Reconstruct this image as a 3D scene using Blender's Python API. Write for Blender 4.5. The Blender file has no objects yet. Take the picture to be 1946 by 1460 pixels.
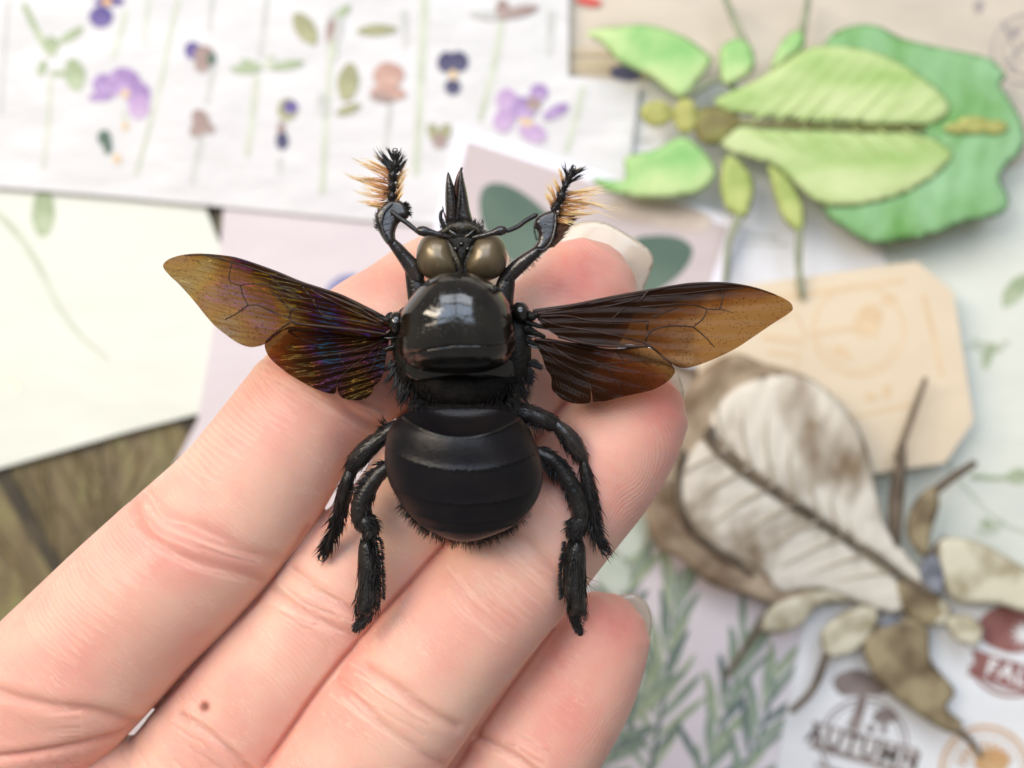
import bpy, bmesh, math, random
import numpy as np
from mathutils import Vector, Matrix
from mathutils.geometry import delaunay_2d_cdt, tessellate_polygon
random.seed(7); np.random.seed(7)
sc = bpy.context.scene
COL = sc.collection
# scale: 1 unit = 1 cm; 200 px of the photograph = 1 cm at the height of the bee
H = 2200.0            # camera height over the bee, in twentieths of a millimetre ("px")
D = -1400.0           # table height
CX, CY, S = 973.0, 730.0, 200.0
sc.unit_settings.system = 'METRIC'; sc.unit_settings.scale_length = 0.01

# ------------------------------------------------------------------ camera
cam = bpy.data.cameras.new('camera'); camo = bpy.data.objects.new('camera', cam); COL.objects.link(camo)
camo.location = (0, 0, H / S)
cam.sensor_width = 36.0
cam.lens = 36.0 * (H / S) / (1946 / S)
cam.clip_start = 0.1; cam.clip_end = 400
cam.dof.use_dof = True
cam.dof.focus_distance = (H - 10) / S
cam.dof.aperture_fstop = (cam.lens * 1e-3) / 0.26
cam.dof.aperture_blades = 0
sc.camera = camo

# ------------------------------------------------------------------ world and lamps
w = bpy.data.worlds.new('World'); sc.world = w; w.use_nodes = True
bg = w.node_tree.nodes['Background']
bg.inputs[0].default_value = (1.0, 0.965, 0.94, 1); bg.inputs[1].default_value = 0.20

def area(name, az, tilt, dist, sx, sy, rad, col, off=(0, 0)):
    """az: degrees clockwise from the top of the picture, tilt: from the vertical"""
    a, t = math.radians(az), math.radians(tilt)
    d = Vector((math.sin(a) * math.sin(t), math.cos(a) * math.sin(t), math.cos(t)))
    l = bpy.data.lights.new(name, 'AREA'); l.shape = 'RECTANGLE'; l.size = sx; l.size_y = sy
    l.color = col; l.energy = math.pi * sx * sy * rad
    o = bpy.data.objects.new(name, l); COL.objects.link(o)
    q = d.to_track_quat('Z', 'Y')
    o.rotation_euler = q.to_euler()
    o.location = d * dist + q @ Vector((off[0], off[1], 0))
    return o
for ox in (-8.4, 8.4):
    for oy, hh in ((-6.5, 16.5), (11.0, 16.0)):
        area('window_pane_light', -4, 36, 32, 15.4, hh - .8, 4.2 if oy < 0 else 3.7,
             (0.66, 0.80, 1.0) if oy > 0 else (0.88, 0.93, 1.0), (ox, oy))
area('warm_side_light', -62, 46, 60, 14, 40, 13.0, (1.0, 0.86, 0.68))

sc.view_settings.view_transform = 'Standard'; sc.view_settings.look = 'None'
sc.view_settings.exposure = 0.36; sc.view_settings.gamma = 1.0
sc.cycles.max_bounces = 10; sc.cycles.transparent_max_bounces = 24
sc.cycles.use_adaptive_sampling = True
sc.cycles.caustics_reflective = False; sc.cycles.caustics_refractive = False
sc.cycles.use_denoising = True

# ------------------------------------------------------------------ helpers
def kz(z): return (H - z) / H
def P(x, y, z):
    k = kz(z)
    return np.array([(x - CX) * k / S, (CY - y) * k / S, z / S])

def lin(c):
    return tuple(((v / 255) / 12.92 if v / 255 <= 0.04045 else ((v / 255 + 0.055) / 1.055) ** 2.4) for v in c)

def new_mat(name):
    m = bpy.data.materials.new(name); m.use_nodes = True
    nt = m.node_tree
    return m, nt, nt.nodes['Principled BSDF'], nt.nodes['Material Output']

def nd(nt, t, **kw):
    n = nt.nodes.new(t)
    for k, v in kw.items():
        if k.startswith('i_'):
            n.inputs[k[2:].replace('_', ' ')].default_value = v
        else: setattr(n, k, v)
    return n

def ramp(nt, fac, stops):
    r = nt.nodes.new('ShaderNodeValToRGB')
    els = r.color_ramp.elements
    while len(els) < len(stops): els.new(0.5)
    for e, (p, c) in zip(els, stops):
        e.position = p; e.color = (c[0], c[1], c[2], 1)
    nt.links.new(fac, r.inputs[0])
    return r.outputs[0]

def mathn(nt, op, a, b=None, c=None):
    n = nt.nodes.new('ShaderNodeMath'); n.operation = op
    for i, v in enumerate((a, b, c)):
        if v is None: continue
        if isinstance(v, (int, float)): n.inputs[i].default_value = v
        else: nt.links.new(v, n.inputs[i])
    return n.outputs[0]

def mixc(nt, fac, a, b, mode='MIX'):
    n = nt.nodes.new('ShaderNodeMix'); n.data_type = 'RGBA'; n.blend_type = mode
    for sock, v in ((n.inputs[0], fac), (n.inputs[6], a), (n.inputs[7], b)):
        if isinstance(v, (int, float)): sock.default_value = v
        elif isinstance(v, (tuple, list)): sock.default_value = (v[0], v[1], v[2], 1)
        else: nt.links.new(v, sock)
    return n.outputs[2]

def simple_mat(name, c1, c2=None, scale=3.0, rough=0.6, spec=0.5, bump=0.0, bscale=30.0, metal=0.0, coat=0.0,
               stretch=(1, 1, 1), detail=4.0, lo=0.35, hi=0.65, transl=0.0, croug=0.05):
    m, nt, b, out = new_mat(name)
    tc = nd(nt, 'ShaderNodeTexCoord'); mp = nd(nt, 'ShaderNodeMapping')
    mp.inputs['Scale'].default_value = stretch
    nt.links.new(tc.outputs['Object'], mp.inputs[0])
    if c2 is not None:
        nz = nd(nt, 'ShaderNodeTexNoise'); nz.inputs['Scale'].default_value = scale; nz.inputs['Detail'].default_value = detail
        nt.links.new(mp.outputs[0], nz.inputs['Vector'])
        nt.links.new(ramp(nt, nz.outputs['Fac'], [(lo, c1), (hi, c2)]), b.inputs['Base Color'])
    else: b.inputs['Base Color'].default_value = (*c1, 1)
    b.inputs['Roughness'].default_value = rough
    b.inputs['Specular IOR Level'].default_value = spec
    b.inputs['Metallic'].default_value = metal
    b.inputs['Coat Weight'].default_value = coat; b.inputs['Coat Roughness'].default_value = croug
    if bump:
        n2 = nd(nt, 'ShaderNodeTexNoise'); n2.inputs['Scale'].default_value = bscale; n2.inputs['Detail'].default_value = 5
        nt.links.new(mp.outputs[0], n2.inputs['Vector'])
        bp = nd(nt, 'ShaderNodeBump'); bp.inputs['Strength'].default_value = 1.0; bp.inputs['Distance'].default_value = bump
        nt.links.new(n2.outputs['Fac'], bp.inputs['Height']); nt.links.new(bp.outputs[0], b.inputs['Normal'])
    return m

def make(name, V, F, mat, parent=None, smooth=True, attrs=None, flat_from=None):
    V = np.asarray(V, float)
    c = (V.min(0) + V.max(0)) / 2
    me = bpy.data.meshes.new(name)
    me.from_pydata((V - c).tolist(), [], F if isinstance(F, list) else F.tolist())
    me.validate(); me.update()
    if smooth: me.polygons.foreach_set('use_smooth', [True] * len(me.polygons))
    if attrs:
        for k, a in attrs.items():
            a = np.asarray(a, float)
            if a.ndim == 1:
                at = me.attributes.new(k, 'FLOAT', 'POINT'); at.data.foreach_set('value', a)
            else:
                at = me.attributes.new(k, 'FLOAT_VECTOR', 'POINT'); at.data.foreach_set('vector', a.ravel())
    if mat: me.materials.append(mat)
    o = bpy.data.objects.new(name, me); COL.objects.link(o)
    wc = Vector(c)
    if parent:
        o.parent = parent
        o.location = wc - Vector(parent['_w'])
    else: o.location = wc
    o['_w'] = tuple(c)
    return o

def thing(o, label, cat, group=None):
    o['label'] = label; o['category'] = cat
    if group: o['group'] = group
    return o
def empty(name, pos, label, cat, group=None):
    o = bpy.data.objects.new(name, None); COL.objects.link(o); o.location = Vector(pos); o['_w'] = tuple(pos)
    o.empty_display_size = 0.2
    return thing(o, label, cat, group)

def smooth_closed(pts, n=96):
    pts = np.asarray(pts, float); m = len(pts)
    out = []
    for i in range(m):
        p0, p1, p2, p3 = pts[i - 1], pts[i], pts[(i + 1) % m], pts[(i + 2) % m]
        for t in np.linspace(0, 1, max(2, n // m), endpoint=False):
            out.append(0.5 * (2 * p1 + (p2 - p0) * t + (2 * p0 - 5 * p1 + 4 * p2 - p3) * t * t + (-p0 + 3 * p1 - 3 * p2 + p3) * t ** 3))
    return np.array(out)
def smooth_open(pts, step):
    pts = np.asarray(pts, float)
    if len(pts) == 2: ext = np.vstack([2 * pts[0] - pts[1], pts, 2 * pts[1] - pts[0]])
    else: ext = np.vstack([2 * pts[0] - pts[1], pts, 2 * pts[-1] - pts[-2]])
    out = []
    for i in range(1, len(ext) - 2):
        p0, p1, p2, p3 = ext[i - 1:i + 3]
        n = max(2, int(np.linalg.norm((p2 - p1)[:3]) / step))
        for t in np.linspace(0, 1, n, endpoint=False):
            out.append(0.5 * (2 * p1 + (p2 - p0) * t + (2 * p0 - 5 * p1 + 4 * p2 - p3) * t * t + (-p0 + 3 * p1 - 3 * p2 + p3) * t ** 3))
    out.append(ext[-2])
    return np.array(out)

class Geo:
    def __init__(s): s.V = []; s.F = []; s.n = 0; s.A = {}
    def add(s, V, F, **at):
        V = np.asarray(V, float)
        s.V.append(V); s.F += [[i + s.n for i in f] for f in F]; s.n += len(V)
        for k, a in at.items(): s.A.setdefault(k, []).append(np.asarray(a, float))
        return s
    def obj(s, name, mat, parent=None, smooth=True):
        return make(name, np.vstack(s.V), s.F, mat, parent, smooth, {k: np.concatenate(a) for k, a in s.A.items()})

def tube(pts, step=4.0, nside=12, cap=True, flat=1.0, power=2.0, wob=0.0, bulge=None):
    """pts rows: x, y, z, half width (px). Returns world verts and faces. flat = height/width"""
    c = smooth_open(pts, step)
    W = np.array([P(*r[:3]) for r in c]); R = np.array([max(r[3], .05) * kz(r[2]) / S for r in c])
    T = np.gradient(W, axis=0); T /= np.linalg.norm(T, axis=1)[:, None] + 1e-12
    rings = []
    up = np.array([0, 0, 1.0])
    if cap:   # hemispherical ends
        pre = [(W[0] - T[0] * R[0] * math.cos(a), T[0], R[0] * math.sin(a)) for a in (0.15, 0.6, 1.05)]
        post = [(W[-1] + T[-1] * R[-1] * math.cos(a), T[-1], R[-1] * math.sin(a)) for a in (1.05, 0.6, 0.15)]
    else: pre = post = []
    seq = pre + [(W[i], T[i], R[i]) for i in range(len(W))] + post
    V = []
    for (p, t, r) in seq:
        side = np.cross(up, t)
        if np.linalg.norm(side) < 0.05: side = np.array([1.0, 0, 0])
        side /= np.linalg.norm(side); u2 = np.cross(t, side)
        for k in range(nside):
            a = 2 * math.pi * k / nside
            ca, sa = math.cos(a), math.sin(a)
            q = (abs(ca) ** power + abs(sa) ** power) ** (-1 / power)
            rr = r * (1 + (random.random() - .5) * wob)
            V.append(p + side * ca * q * rr + u2 * sa * q * rr * flat)
    m = len(seq); F = []
    for i in range(m - 1):
        for k in range(nside):
            a, b = i * nside + k, i * nside + (k + 1) % nside
            F.append([a, b, b + nside, a + nside])
    F.append(list(range(nside))[::-1]); F.append([(m - 1) * nside + k for k in range(nside)])
    return np.array(V), F

def seg_dist(Q, pts, closed=True):
    A = pts; B = np.roll(pts, -1, 0) if closed else pts[1:]
    if not closed: A = pts[:-1]
    best = np.full(len(Q), 1e9)
    for a, b in zip(A, B):
        ab = b - a; l = ab @ ab + 1e-9
        t = np.clip(((Q - a) @ ab) / l, 0, 1)
        d = np.linalg.norm(Q - a - t[:, None] * ab, axis=1)
        best = np.minimum(best, d)
    return best
def inside(Q, poly):
    x, y = Q[:, 0], Q[:, 1]; r = np.zeros(len(Q), bool)
    px, py = poly[:, 0], poly[:, 1]; qx, qy = np.roll(px, -1), np.roll(py, -1)
    for a, b, c, d in zip(px, py, qx, qy):
        if b == d: continue
        hit = ((b > y) != (d > y)) & (x < (c - a) * (y - b) / (d - b) + a)
        r ^= hit
    return r
def fill2d(outline, spacing):
    o = np.asarray(outline, float)
    mn, mx = o.min(0), o.max(0)
    gx, gy = np.meshgrid(np.arange(mn[0], mx[0], spacing), np.arange(mn[1], mx[1], spacing * .87))
    gx[1::2] += spacing / 2
    Q = np.stack([gx.ravel(), gy.ravel()], 1)
    Q = Q[inside(Q, o)]
    if len(Q): Q = Q[seg_dist(Q, o) > spacing * .5]
    allp = np.vstack([o, Q]) if len(Q) else o
    n = len(o)
    vs, es, fs, ov, oe, of = delaunay_2d_cdt([Vector(p) for p in allp], [], [list(range(n))], 1, 1e-5, True)
    vs = np.array([(v.x, v.y) for v in vs])
    fs = [list(f) for f in fs]
    cen = np.array([vs[f].mean(0) for f in fs]); ok = inside(cen, o)
    fs = [f for f, k_ in zip(fs, ok) if k_]
    # upward facing in picture coordinates: y is flipped later, so reverse
    fs = [f[::-1] for f in fs]
    return vs, fs

def resample(outline, step):
    o = np.asarray(outline, float); out = []
    for a, b in zip(o, np.roll(o, -1, 0)):
        n = max(1, int(round(np.linalg.norm(b - a) / step)))
        for t in np.arange(n) / n: out.append(a + (b - a) * t)
    return np.array(out)

def inflate(outline, z0, top, bot, spacing=5.0, rim=None, zf=None, smooth=True, tilt=(0, 0)):
    """closed solid standing on an outline: thickness grows inwards from the edge"""
    o = smooth_closed(outline, max(len(outline) * 4, 60)) if smooth else np.asarray(outline, float)
    o = resample(o, spacing)
    vs, fs = fill2d(o, spacing)
    d = seg_dist(vs, o); R = rim or max(d.max(), 1e-3)
    t = np.clip(d / R, 0, 1); prof = np.sqrt(np.clip(1 - (1 - t) ** 2, 0, 1))
    c = o.mean(0)
    base = z0 + (vs[:, 0] - c[0]) * tilt[0] + (vs[:, 1] - c[1]) * tilt[1]
    zt = base + top * prof; zb = base - bot * prof
    if zf is not None: zt = zt + zf(vs, t)
    k = kz(z0)
    X = (vs[:, 0] - CX) * k / S; Y = (CY - vs[:, 1]) * k / S
    n = len(vs); bd = d < 1e-4
    V = np.vstack([np.stack([X, Y, zt / S], 1), np.stack([X, Y, zb / S], 1)])
    F = [list(f) for f in fs] + [[(i if bd[i] else i + n) for i in f][::-1] for f in fs]
    # drop bottom duplicates on the boundary
    return V, F, np.vstack([vs, vs]), np.concatenate([t, t])

def dome(outline, c, z0, top, bot, p=2.0, q=2.0, rings=18, n=96, zf=None, smooth=True):
    """closed rounded solid on a star-shaped outline about c"""
    o = smooth_closed(outline, n) if smooth else np.asarray(outline, float)
    n = len(o); c = np.asarray(c, float); k = kz(z0)
    V = []; F = []
    def ringpts(rr, z):
        q2 = c + (o - c) * rr
        zz = np.full(n, z0 + z)
        if zf is not None and z > 0: zz = z0 + zf(q2, z)
        return np.stack([(q2[:, 0] - CX) * k / S, (CY - q2[:, 1]) * k / S, zz / S], 1)
    rs = [math.sin(a) for a in np.linspace(0.06, math.pi / 2, rings)]
    for r in rs: V.append(ringpts(r, top * max(0, (1 - r ** p)) ** (1 / q)))
    for r in rs[::-1][1:]: V.append(ringpts(r, -bot * max(0, (1 - r ** p)) ** (1 / q)))
    m = len(V)
    for i in range(m - 1):
        for j in range(n):
            a, b = i * n + j, i * n + (j + 1) % n
            F.append([a, b, b + n, a + n])
    F.append(list(range(n))[::-1]); F.append([(m - 1) * n + j for j in range(n)])
    V = np.vstack(V)
    return V, fix_winding(V, F)
def fix_winding(V, F):
    vol = 0.0
    for f in F[:4000]:
        a, b, c = V[f[0]], V[f[1]], V[f[2]]
        vol += np.dot(a - V[0], np.cross(b - V[0], c - V[0]))
    return F if vol >= 0 else [f[::-1] for f in F]

def strand(G, root, d, L, r, bend=(0, 0, 0), seg=4, t0=0.0):
    """a tapered hair; root and direction in px space (y down), curved by bend"""
    root = np.asarray(root, float); d = np.asarray(d, float); d = d / (np.linalg.norm(d) + 1e-9)
    bend = np.asarray(bend, float)
    k = kz(root[2]); V = []; F = []
    base = P(*root)
    s1 = np.cross(d, [0.3, 0.2, 1.0]); s1 /= np.linalg.norm(s1) + 1e-9; s2 = np.cross(d, s1)
    for i in range(seg + 1):
        t = i / seg
        p = d * L * t + bend * t * t
        rr = r * (1 - t) ** 0.8 + 0.12
        for a in (0, 2.094, 4.189):
            q = p + (s1 * math.cos(a) + s2 * math.sin(a)) * rr
            V.append(base + np.array([q[0], -q[1], q[2]]) * k / S)
    for i in range(seg):
        for j in range(3):
            a, b = i * 3 + j, i * 3 + (j + 1) % 3
            F.append([a, b, b + 3, a + 3])
    F.append([0, 1, 2])
    G.add(V, F, tip=np.repeat(np.linspace(t0, 1, seg + 1), 3))

# ------------------------------------------------------------------ materials
def skin_mat():
    m, nt, b, out = new_mat('skin')
    L = nt.links.new
    def attr(n): a = nd(nt, 'ShaderNodeAttribute'); a.attribute_name = n; return a
    tc = nd(nt, 'ShaderNodeTexCoord')
    red = attr('red').outputs['Fac']; crease = attr('crease').outputs['Fac']
    rot = nd(nt, 'ShaderNodeMapping'); rot.inputs['Rotation'].default_value = (0, 0, math.radians(-48)); L(tc.outputs['Object'], rot.inputs[0]); fuv = rot.outputs[0]
    ridge = attr('ridge').outputs['Fac']; rmask = attr('rmask').outputs['Fac']
    n1 = nd(nt, 'ShaderNodeTexNoise'); n1.inputs['Scale'].default_value = 1.3; n1.inputs['Detail'].default_value = 3
    L(tc.outputs['Object'], n1.inputs['Vector'])
    n2 = nd(nt, 'ShaderNodeTexNoise'); n2.inputs['Scale'].default_value = 7; n2.inputs['Detail'].default_value = 5
    L(tc.outputs['Object'], n2.inputs['Vector'])
    base = ramp(nt, n1.outputs['Fac'], [(0.40, (0.70, 0.425, 0.325)), (0.60, (0.68, 0.345, 0.275))])
    base = mixc(nt, mathn(nt, 'MULTIPLY', n2.outputs['Fac'], 0.25), base, (0.78, 0.54, 0.40))
    base = mixc(nt, mathn(nt, 'MULTIPLY', red, mathn(nt, 'ADD', mathn(nt, 'MULTIPLY', n2.outputs['Fac'], 0.9), 0.35)), base, (0.66, 0.235, 0.195))
    base = mixc(nt, mathn(nt, 'MULTIPLY', crease, 0.55), base, (0.50, 0.165, 0.12))  # creases darker and redder; painted contact shade between fingers comes in here too
    # fine pale scaly wrinkles running across the finger
    mp = nd(nt, 'ShaderNodeMapping'); mp.inputs['Scale'].default_value = (26.0, 4.0, 4.0); L(fuv, mp.inputs[0])
    w1 = nd(nt, 'ShaderNodeTexNoise'); w1.inputs['Scale'].default_value = 1.0; w1.inputs['Detail'].default_value = 4; w1.inputs['Distortion'].default_value = 0.6
    L(mp.outputs[0], w1.inputs['Vector'])
    wr = ramp(nt, w1.outputs['Fac'], [(0.545, (0, 0, 0)), (0.575, (1, 1, 1)), (0.61, (0, 0, 0))])
    br = nd(nt, 'ShaderNodeTexNoise'); br.inputs['Scale'].default_value = 2.2; br.inputs['Detail'].default_value = 2; L(tc.outputs['Object'], br.inputs['Vector'])
    brm = ramp(nt, br.outputs['Fac'], [(0.47, (0, 0, 0)), (0.62, (1, 1, 1))])
    fine = mathn(nt, 'MULTIPLY', wr, brm)
    inv = mathn(nt, 'SUBTRACT', 1.0, rmask)
    fine = mathn(nt, 'MULTIPLY', fine, inv)
    base = mixc(nt, mathn(nt, 'MULTIPLY', fine, 0.30), base, (0.88, 0.66, 0.53))
    base = mixc(nt, mathn(nt, 'MULTIPLY', attr('pale').outputs['Fac'], 0.30), base, (0.88, 0.66, 0.53))
    base = mixc(nt, attr('mole').outputs['Fac'], base, (0.20, 0.07, 0.04))
    L(base, b.inputs['Base Color'])
    b.inputs['Roughness'].default_value = 0.52
    b.inputs['Specular IOR Level'].default_value = 0.30
    b.inputs['Subsurface Weight'].default_value = 1.0
    b.inputs['Subsurface Radius'].default_value = (1.0, 0.30, 0.16)
    b.inputs['Subsurface Scale'].default_value = 0.065
    # bumps: ridges, pores, creases
    rs = mathn(nt, 'SINE', mathn(nt, 'MULTIPLY', ridge, 2 * math.pi / 8.5))
    rs = mathn(nt, 'MULTIPLY', mathn(nt, 'MULTIPLY', rs, rmask), 1.0)
    b1 = nd(nt, 'ShaderNodeBump'); b1.inputs['Distance'].default_value = 0.0007; L(rs, b1.inputs['Height'])
    b2 = nd(nt, 'ShaderNodeBump'); b2.inputs['Distance'].default_value = 0.0035; L(w1.outputs['Fac'], b2.inputs['Height']); L(b1.outputs[0], b2.inputs['Normal'])
    vo = nd(nt, 'ShaderNodeTexVoronoi'); vo.inputs['Scale'].default_value = 22; L(tc.outputs['Object'], vo.inputs['Vector'])
    b3 = nd(nt, 'ShaderNodeBump'); b3.inputs['Distance'].default_value = 0.0022; b3.inputs['Strength'].default_value = .7
    L(vo.outputs['Distance'], b3.inputs['Height']); L(b2.outputs[0], b3.inputs['Normal'])
    mp2 = nd(nt, 'ShaderNodeMapping'); mp2.inputs['Scale'].default_value = (9.0, 2.4, 2.4); L(fuv, mp2.inputs[0])
    w2 = nd(nt, 'ShaderNodeTexNoise'); w2.inputs['Scale'].default_value = 1.0; w2.inputs['Detail'].default_value = 3; L(mp2.outputs[0], w2.inputs['Vector'])
    b4 = nd(nt, 'ShaderNodeBump'); b4.inputs['Distance'].default_value = 0.006; L(w2.outputs['Fac'], b4.inputs['Height']); L(b3.outputs[0], b4.inputs['Normal'])
    L(b4.outputs[0], b.inputs['Normal'])
    return m
SKIN = skin_mat()
NAIL = simple_mat('nail_plate', (0.64, 0.54, 0.43), (0.74, 0.66, 0.54), 1.0, 0.22, 0.5, coat=0.4)
nb = NAIL.node_tree.nodes['Principled BSDF']; nb.inputs['Subsurface Weight'].default_value = 0.5; nb.inputs['Transmission Weight'].default_value = 0.25
nb.inputs['Subsurface Scale'].default_value = 0.08; nb.inputs['Subsurface Radius'].default_value = (1, .7, .5)

SHELL = simple_mat('glossy_black_cuticle', (0.004, 0.0035, 0.003), (0.012, 0.010, 0.007), 5, 0.09, 0.78, bump=0.002, bscale=26)
def dusty(m):
    nt = m.node_tree; b = nt.nodes['Principled BSDF']; L = nt.links.new
    tc = nd(nt, 'ShaderNodeTexCoord')
    a = nd(nt, 'ShaderNodeTexNoise'); a.inputs['Scale'].default_value = 4; a.inputs['Detail'].default_value = 6; L(tc.outputs['Object'], a.inputs['Vector'])
    L(ramp(nt, a.outputs['Fac'], [(0.42, (0.05,) * 3), (0.60, (0.13,) * 3), (0.72, (0.30,) * 3)]), b.inputs['Roughness'])
    v = nd(nt, 'ShaderNodeTexVoronoi'); v.inputs['Scale'].default_value = 42; L(tc.outputs['Object'], v.inputs['Vector'])
    p = nd(nt, 'ShaderNodeBump'); p.inputs['Distance'].default_value = 0.0016; L(ramp(nt, v.outputs['Distance'], [(0.0, (0, 0, 0)), (0.22, (1, 1, 1))]), p.inputs['Height'])
    for l in list(nt.links):
        if l.to_socket == b.inputs['Normal']: L(l.from_socket, p.inputs['Normal'])
    L(p.outputs[0], b.inputs['Normal'])
dusty(SHELL)
ABD = simple_mat('dark_satin_cuticle', (0.0055, 0.005, 0.0065), (0.010, 0.008, 0.008), 2.5, 0.27, 0.24, bump=0.004, bscale=60)
ROUGHC = simple_mat('rough_black_cuticle', (0.006, 0.005, 0.004), (0.016, 0.013, 0.010), 14, 0.45, 0.18, bump=0.010, bscale=40)
LEGM = simple_mat('leg_cuticle', (0.007, 0.006, 0.006), (0.018, 0.014, 0.011), 9, 0.30, 0.40, bump=0.006, bscale=34)
LEGG = simple_mat('glossy_leg_cuticle', (0.010, 0.009, 0.010), (0.030, 0.022, 0.018), 6, 0.20, 0.6, bump=0.006, bscale=25)
HAIRM = simple_mat('black_hair', (0.008, 0.007, 0.007), None, rough=0.38, spec=0.4)
RED = simple_mat('red_brown_cuticle', (0.10, 0.030, 0.014), (0.03, 0.012, 0.008), 12, 0.3)
FACE = simple_mat('face_cuticle', (0.020, 0.017, 0.012), (0.085, 0.068, 0.042), 12, 0.42, 0.5, bump=0.015, bscale=40)
EYE = simple_mat('bronze_eye', (0.095, 0.066, 0.032), (0.20, 0.150, 0.085), 2.0, 0.38, 0.5, metal=0.45, coat=0.45, croug=0.2)
def gold_hair():
    m, nt, b, out = new_mat('golden_hair')
    a = nd(nt, 'ShaderNodeAttribute'); a.attribute_name = 'tip'
    nt.links.new(ramp(nt, a.outputs['Fac'], [(0.0, (0.03, 0.013, 0.006)), (0.25, (0.42, 0.18, 0.05)), (0.6, (0.85, 0.50, 0.22)), (1.0, (0.95, 0.70, 0.42))]), b.inputs['Base Color'])
    b.inputs['Roughness'].default_value = 0.4
    b.inputs['Subsurface Weight'].default_value = 0.4; b.inputs['Subsurface Scale'].default_value = 0.03
    return m
GOLD = gold_hair()
def wing_mat(name, tipc, midc, basec, irid, ior, film):
    m, nt, b, out = new_mat(name); L = nt.links.new
    a = nd(nt, 'ShaderNodeAttribute'); a.attribute_name = 'dark'
    uv = nd(nt, 'ShaderNodeAttribute'); uv.attribute_name = 'wuv'
    n1 = nd(nt, 'ShaderNodeTexNoise'); n1.inputs['Scale'].default_value = 0.045; n1.inputs['Detail'].default_value = 3
    mp = nd(nt, 'ShaderNodeMapping'); mp.inputs['Scale'].default_value = (0.35, 1.6, 1); L(uv.outputs['Vector'], mp.inputs[0]); L(mp.outputs[0], n1.inputs['Vector'])
    f = mathn(nt, 'ADD', a.outputs['Fac'], mathn(nt, 'MULTIPLY', mathn(nt, 'SUBTRACT', n1.outputs['Fac'], 0.5), 0.5))
    col = ramp(nt, f, [(0.05, tipc), (0.38, midc), (0.78, basec)])
    vo = nd(nt, 'ShaderNodeTexVoronoi'); vo.inputs['Scale'].default_value = 0.155; L(uv.outputs['Vector'], vo.inputs['Vector'])
    dots = ramp(nt, vo.outputs['Distance'], [(0.17, (1, 1, 1)), (0.33, (0, 0, 0))])
    dotm = mathn(nt, 'MULTIPLY', dots, ramp(nt, a.outputs['Fac'], [(0.0, (0.7,) * 3), (0.22, (1, 1, 1)), (0.6, (0.6,) * 3)]))
    col = mixc(nt, mathn(nt, 'MULTIPLY', dotm, 0.65), col, (0.06, 0.018, 0.005))
    tr = nd(nt, 'ShaderNodeBsdfTransparent'); L(col, tr.inputs[0])
    # thin film colours on the clear lacquer-like surface
    gl = nd(nt, 'ShaderNodeBsdfPrincipled')
    gl.inputs['Base Color'].default_value = (0.035, 0.016, 0.007, 1); gl.inputs['Roughness'].default_value = 0.12
    gl.inputs['IOR'].default_value = ior
    gl.inputs['Thin Film IOR'].default_value = 1.30
    n3 = nd(nt, 'ShaderNodeTexNoise'); n3.inputs['Scale'].default_value = 0.012; n3.inputs['Detail'].default_value = 0; L(uv.outputs['Vector'], n3.inputs['Vector'])
    L(mathn(nt, 'ADD', mathn(nt, 'MULTIPLY', n3.outputs['Fac'], 330.0 * film), 120.0 * film), gl.inputs['Thin Film Thickness'])
    wv = nd(nt, 'ShaderNodeTexNoise'); wv.inputs['Scale'].default_value = 0.06; wv.inputs['Detail'].default_value = 1; wv.inputs['Distortion'].default_value = 0.3
    L(mp.outputs[0], wv.inputs['Vector'])
    bp = nd(nt, 'ShaderNodeBump'); bp.inputs['Distance'].default_value = irid; L(wv.outputs['Fac'], bp.inputs['Height'])
    L(bp.outputs[0], gl.inputs['Normal'])
    mx = nd(nt, 'ShaderNodeMixShader')
    L(ramp(nt, a.outputs['Fac'], [(0.0, (0.24,) * 3), (0.8, (0.34,) * 3)]), mx.inputs[0]); L(tr.outputs[0], mx.inputs[1]); L(gl.outputs[0], mx.inputs[2])
    L(mx.outputs[0], out.inputs['Surface'])
    return m
WINGR = wing_mat('amber_wing_membrane', (0.42, 0.25, 0.10), (0.24, 0.095, 0.022), (0.016, 0.005, 0.002), 0.006, 1.30, 0.0)
WINGL = wing_mat('smoky_wing_membrane', (0.36, 0.22, 0.09), (0.26, 0.13, 0.04), (0.020, 0.006, 0.004), 0.024, 1.45, 1.0)
WINGF = wing_mat('lacquered_wing_membrane', (0.36, 0.22, 0.09), (0.26, 0.13, 0.04), (0.020, 0.006, 0.004), 0.030, 1.62, 1.0)
VEIN = simple_mat('wing_vein', (0.014, 0.006, 0.003), (0.035, 0.013, 0.006), 10, 0.38, 0.3)

# ------------------------------------------------------------------ the table and the papers on it
g = Geo()
def flat_sheet(name, outline, z, th, mat, parent=None, kind=None):
    o = np.asarray(outline, float); n = len(o); k = kz(z)
    tris = tessellate_polygon([[Vector((p[0], p[1], 0)) for p in o]])
    top = np.array([[(p[0] - CX) * k / S, (CY - p[1]) * k / S, z / S] for p in o])
    bot = top - np.array([0, 0, th / S])
    V = np.vstack([top, bot]); F = []
    for t in tris:
        a, b, c = (top[i] for i in t)
        t = list(t) if np.cross(b - a, c - a)[2] > 0 else list(t)[::-1]
        F.append(t); F.append([i + n for i in t][::-1])
    area2 = sum(o[i][0] * o[(i + 1) % n][1] - o[(i + 1) % n][0] * o[i][1] for i in range(n))
    for i in range(n):
        j = (i + 1) % n
        F.append([i, i + n, j + n, j] if area2 < 0 else [i, j, j + n, i + n])
    ob = make(name, V, F, mat, parent, smooth=False)
    if kind: ob['kind'] = kind
    return ob
TABLE = simple_mat('table_wood', (0.42, 0.36, 0.30), (0.55, 0.49, 0.42), 0.5, 0.6, stretch=(1, 6, 1))
flat_sheet('table_top', [(-1800, -1500), (3700, -1500), (3700, 2900), (-1800, 2900)], D, 160, TABLE, kind='structure')

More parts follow.
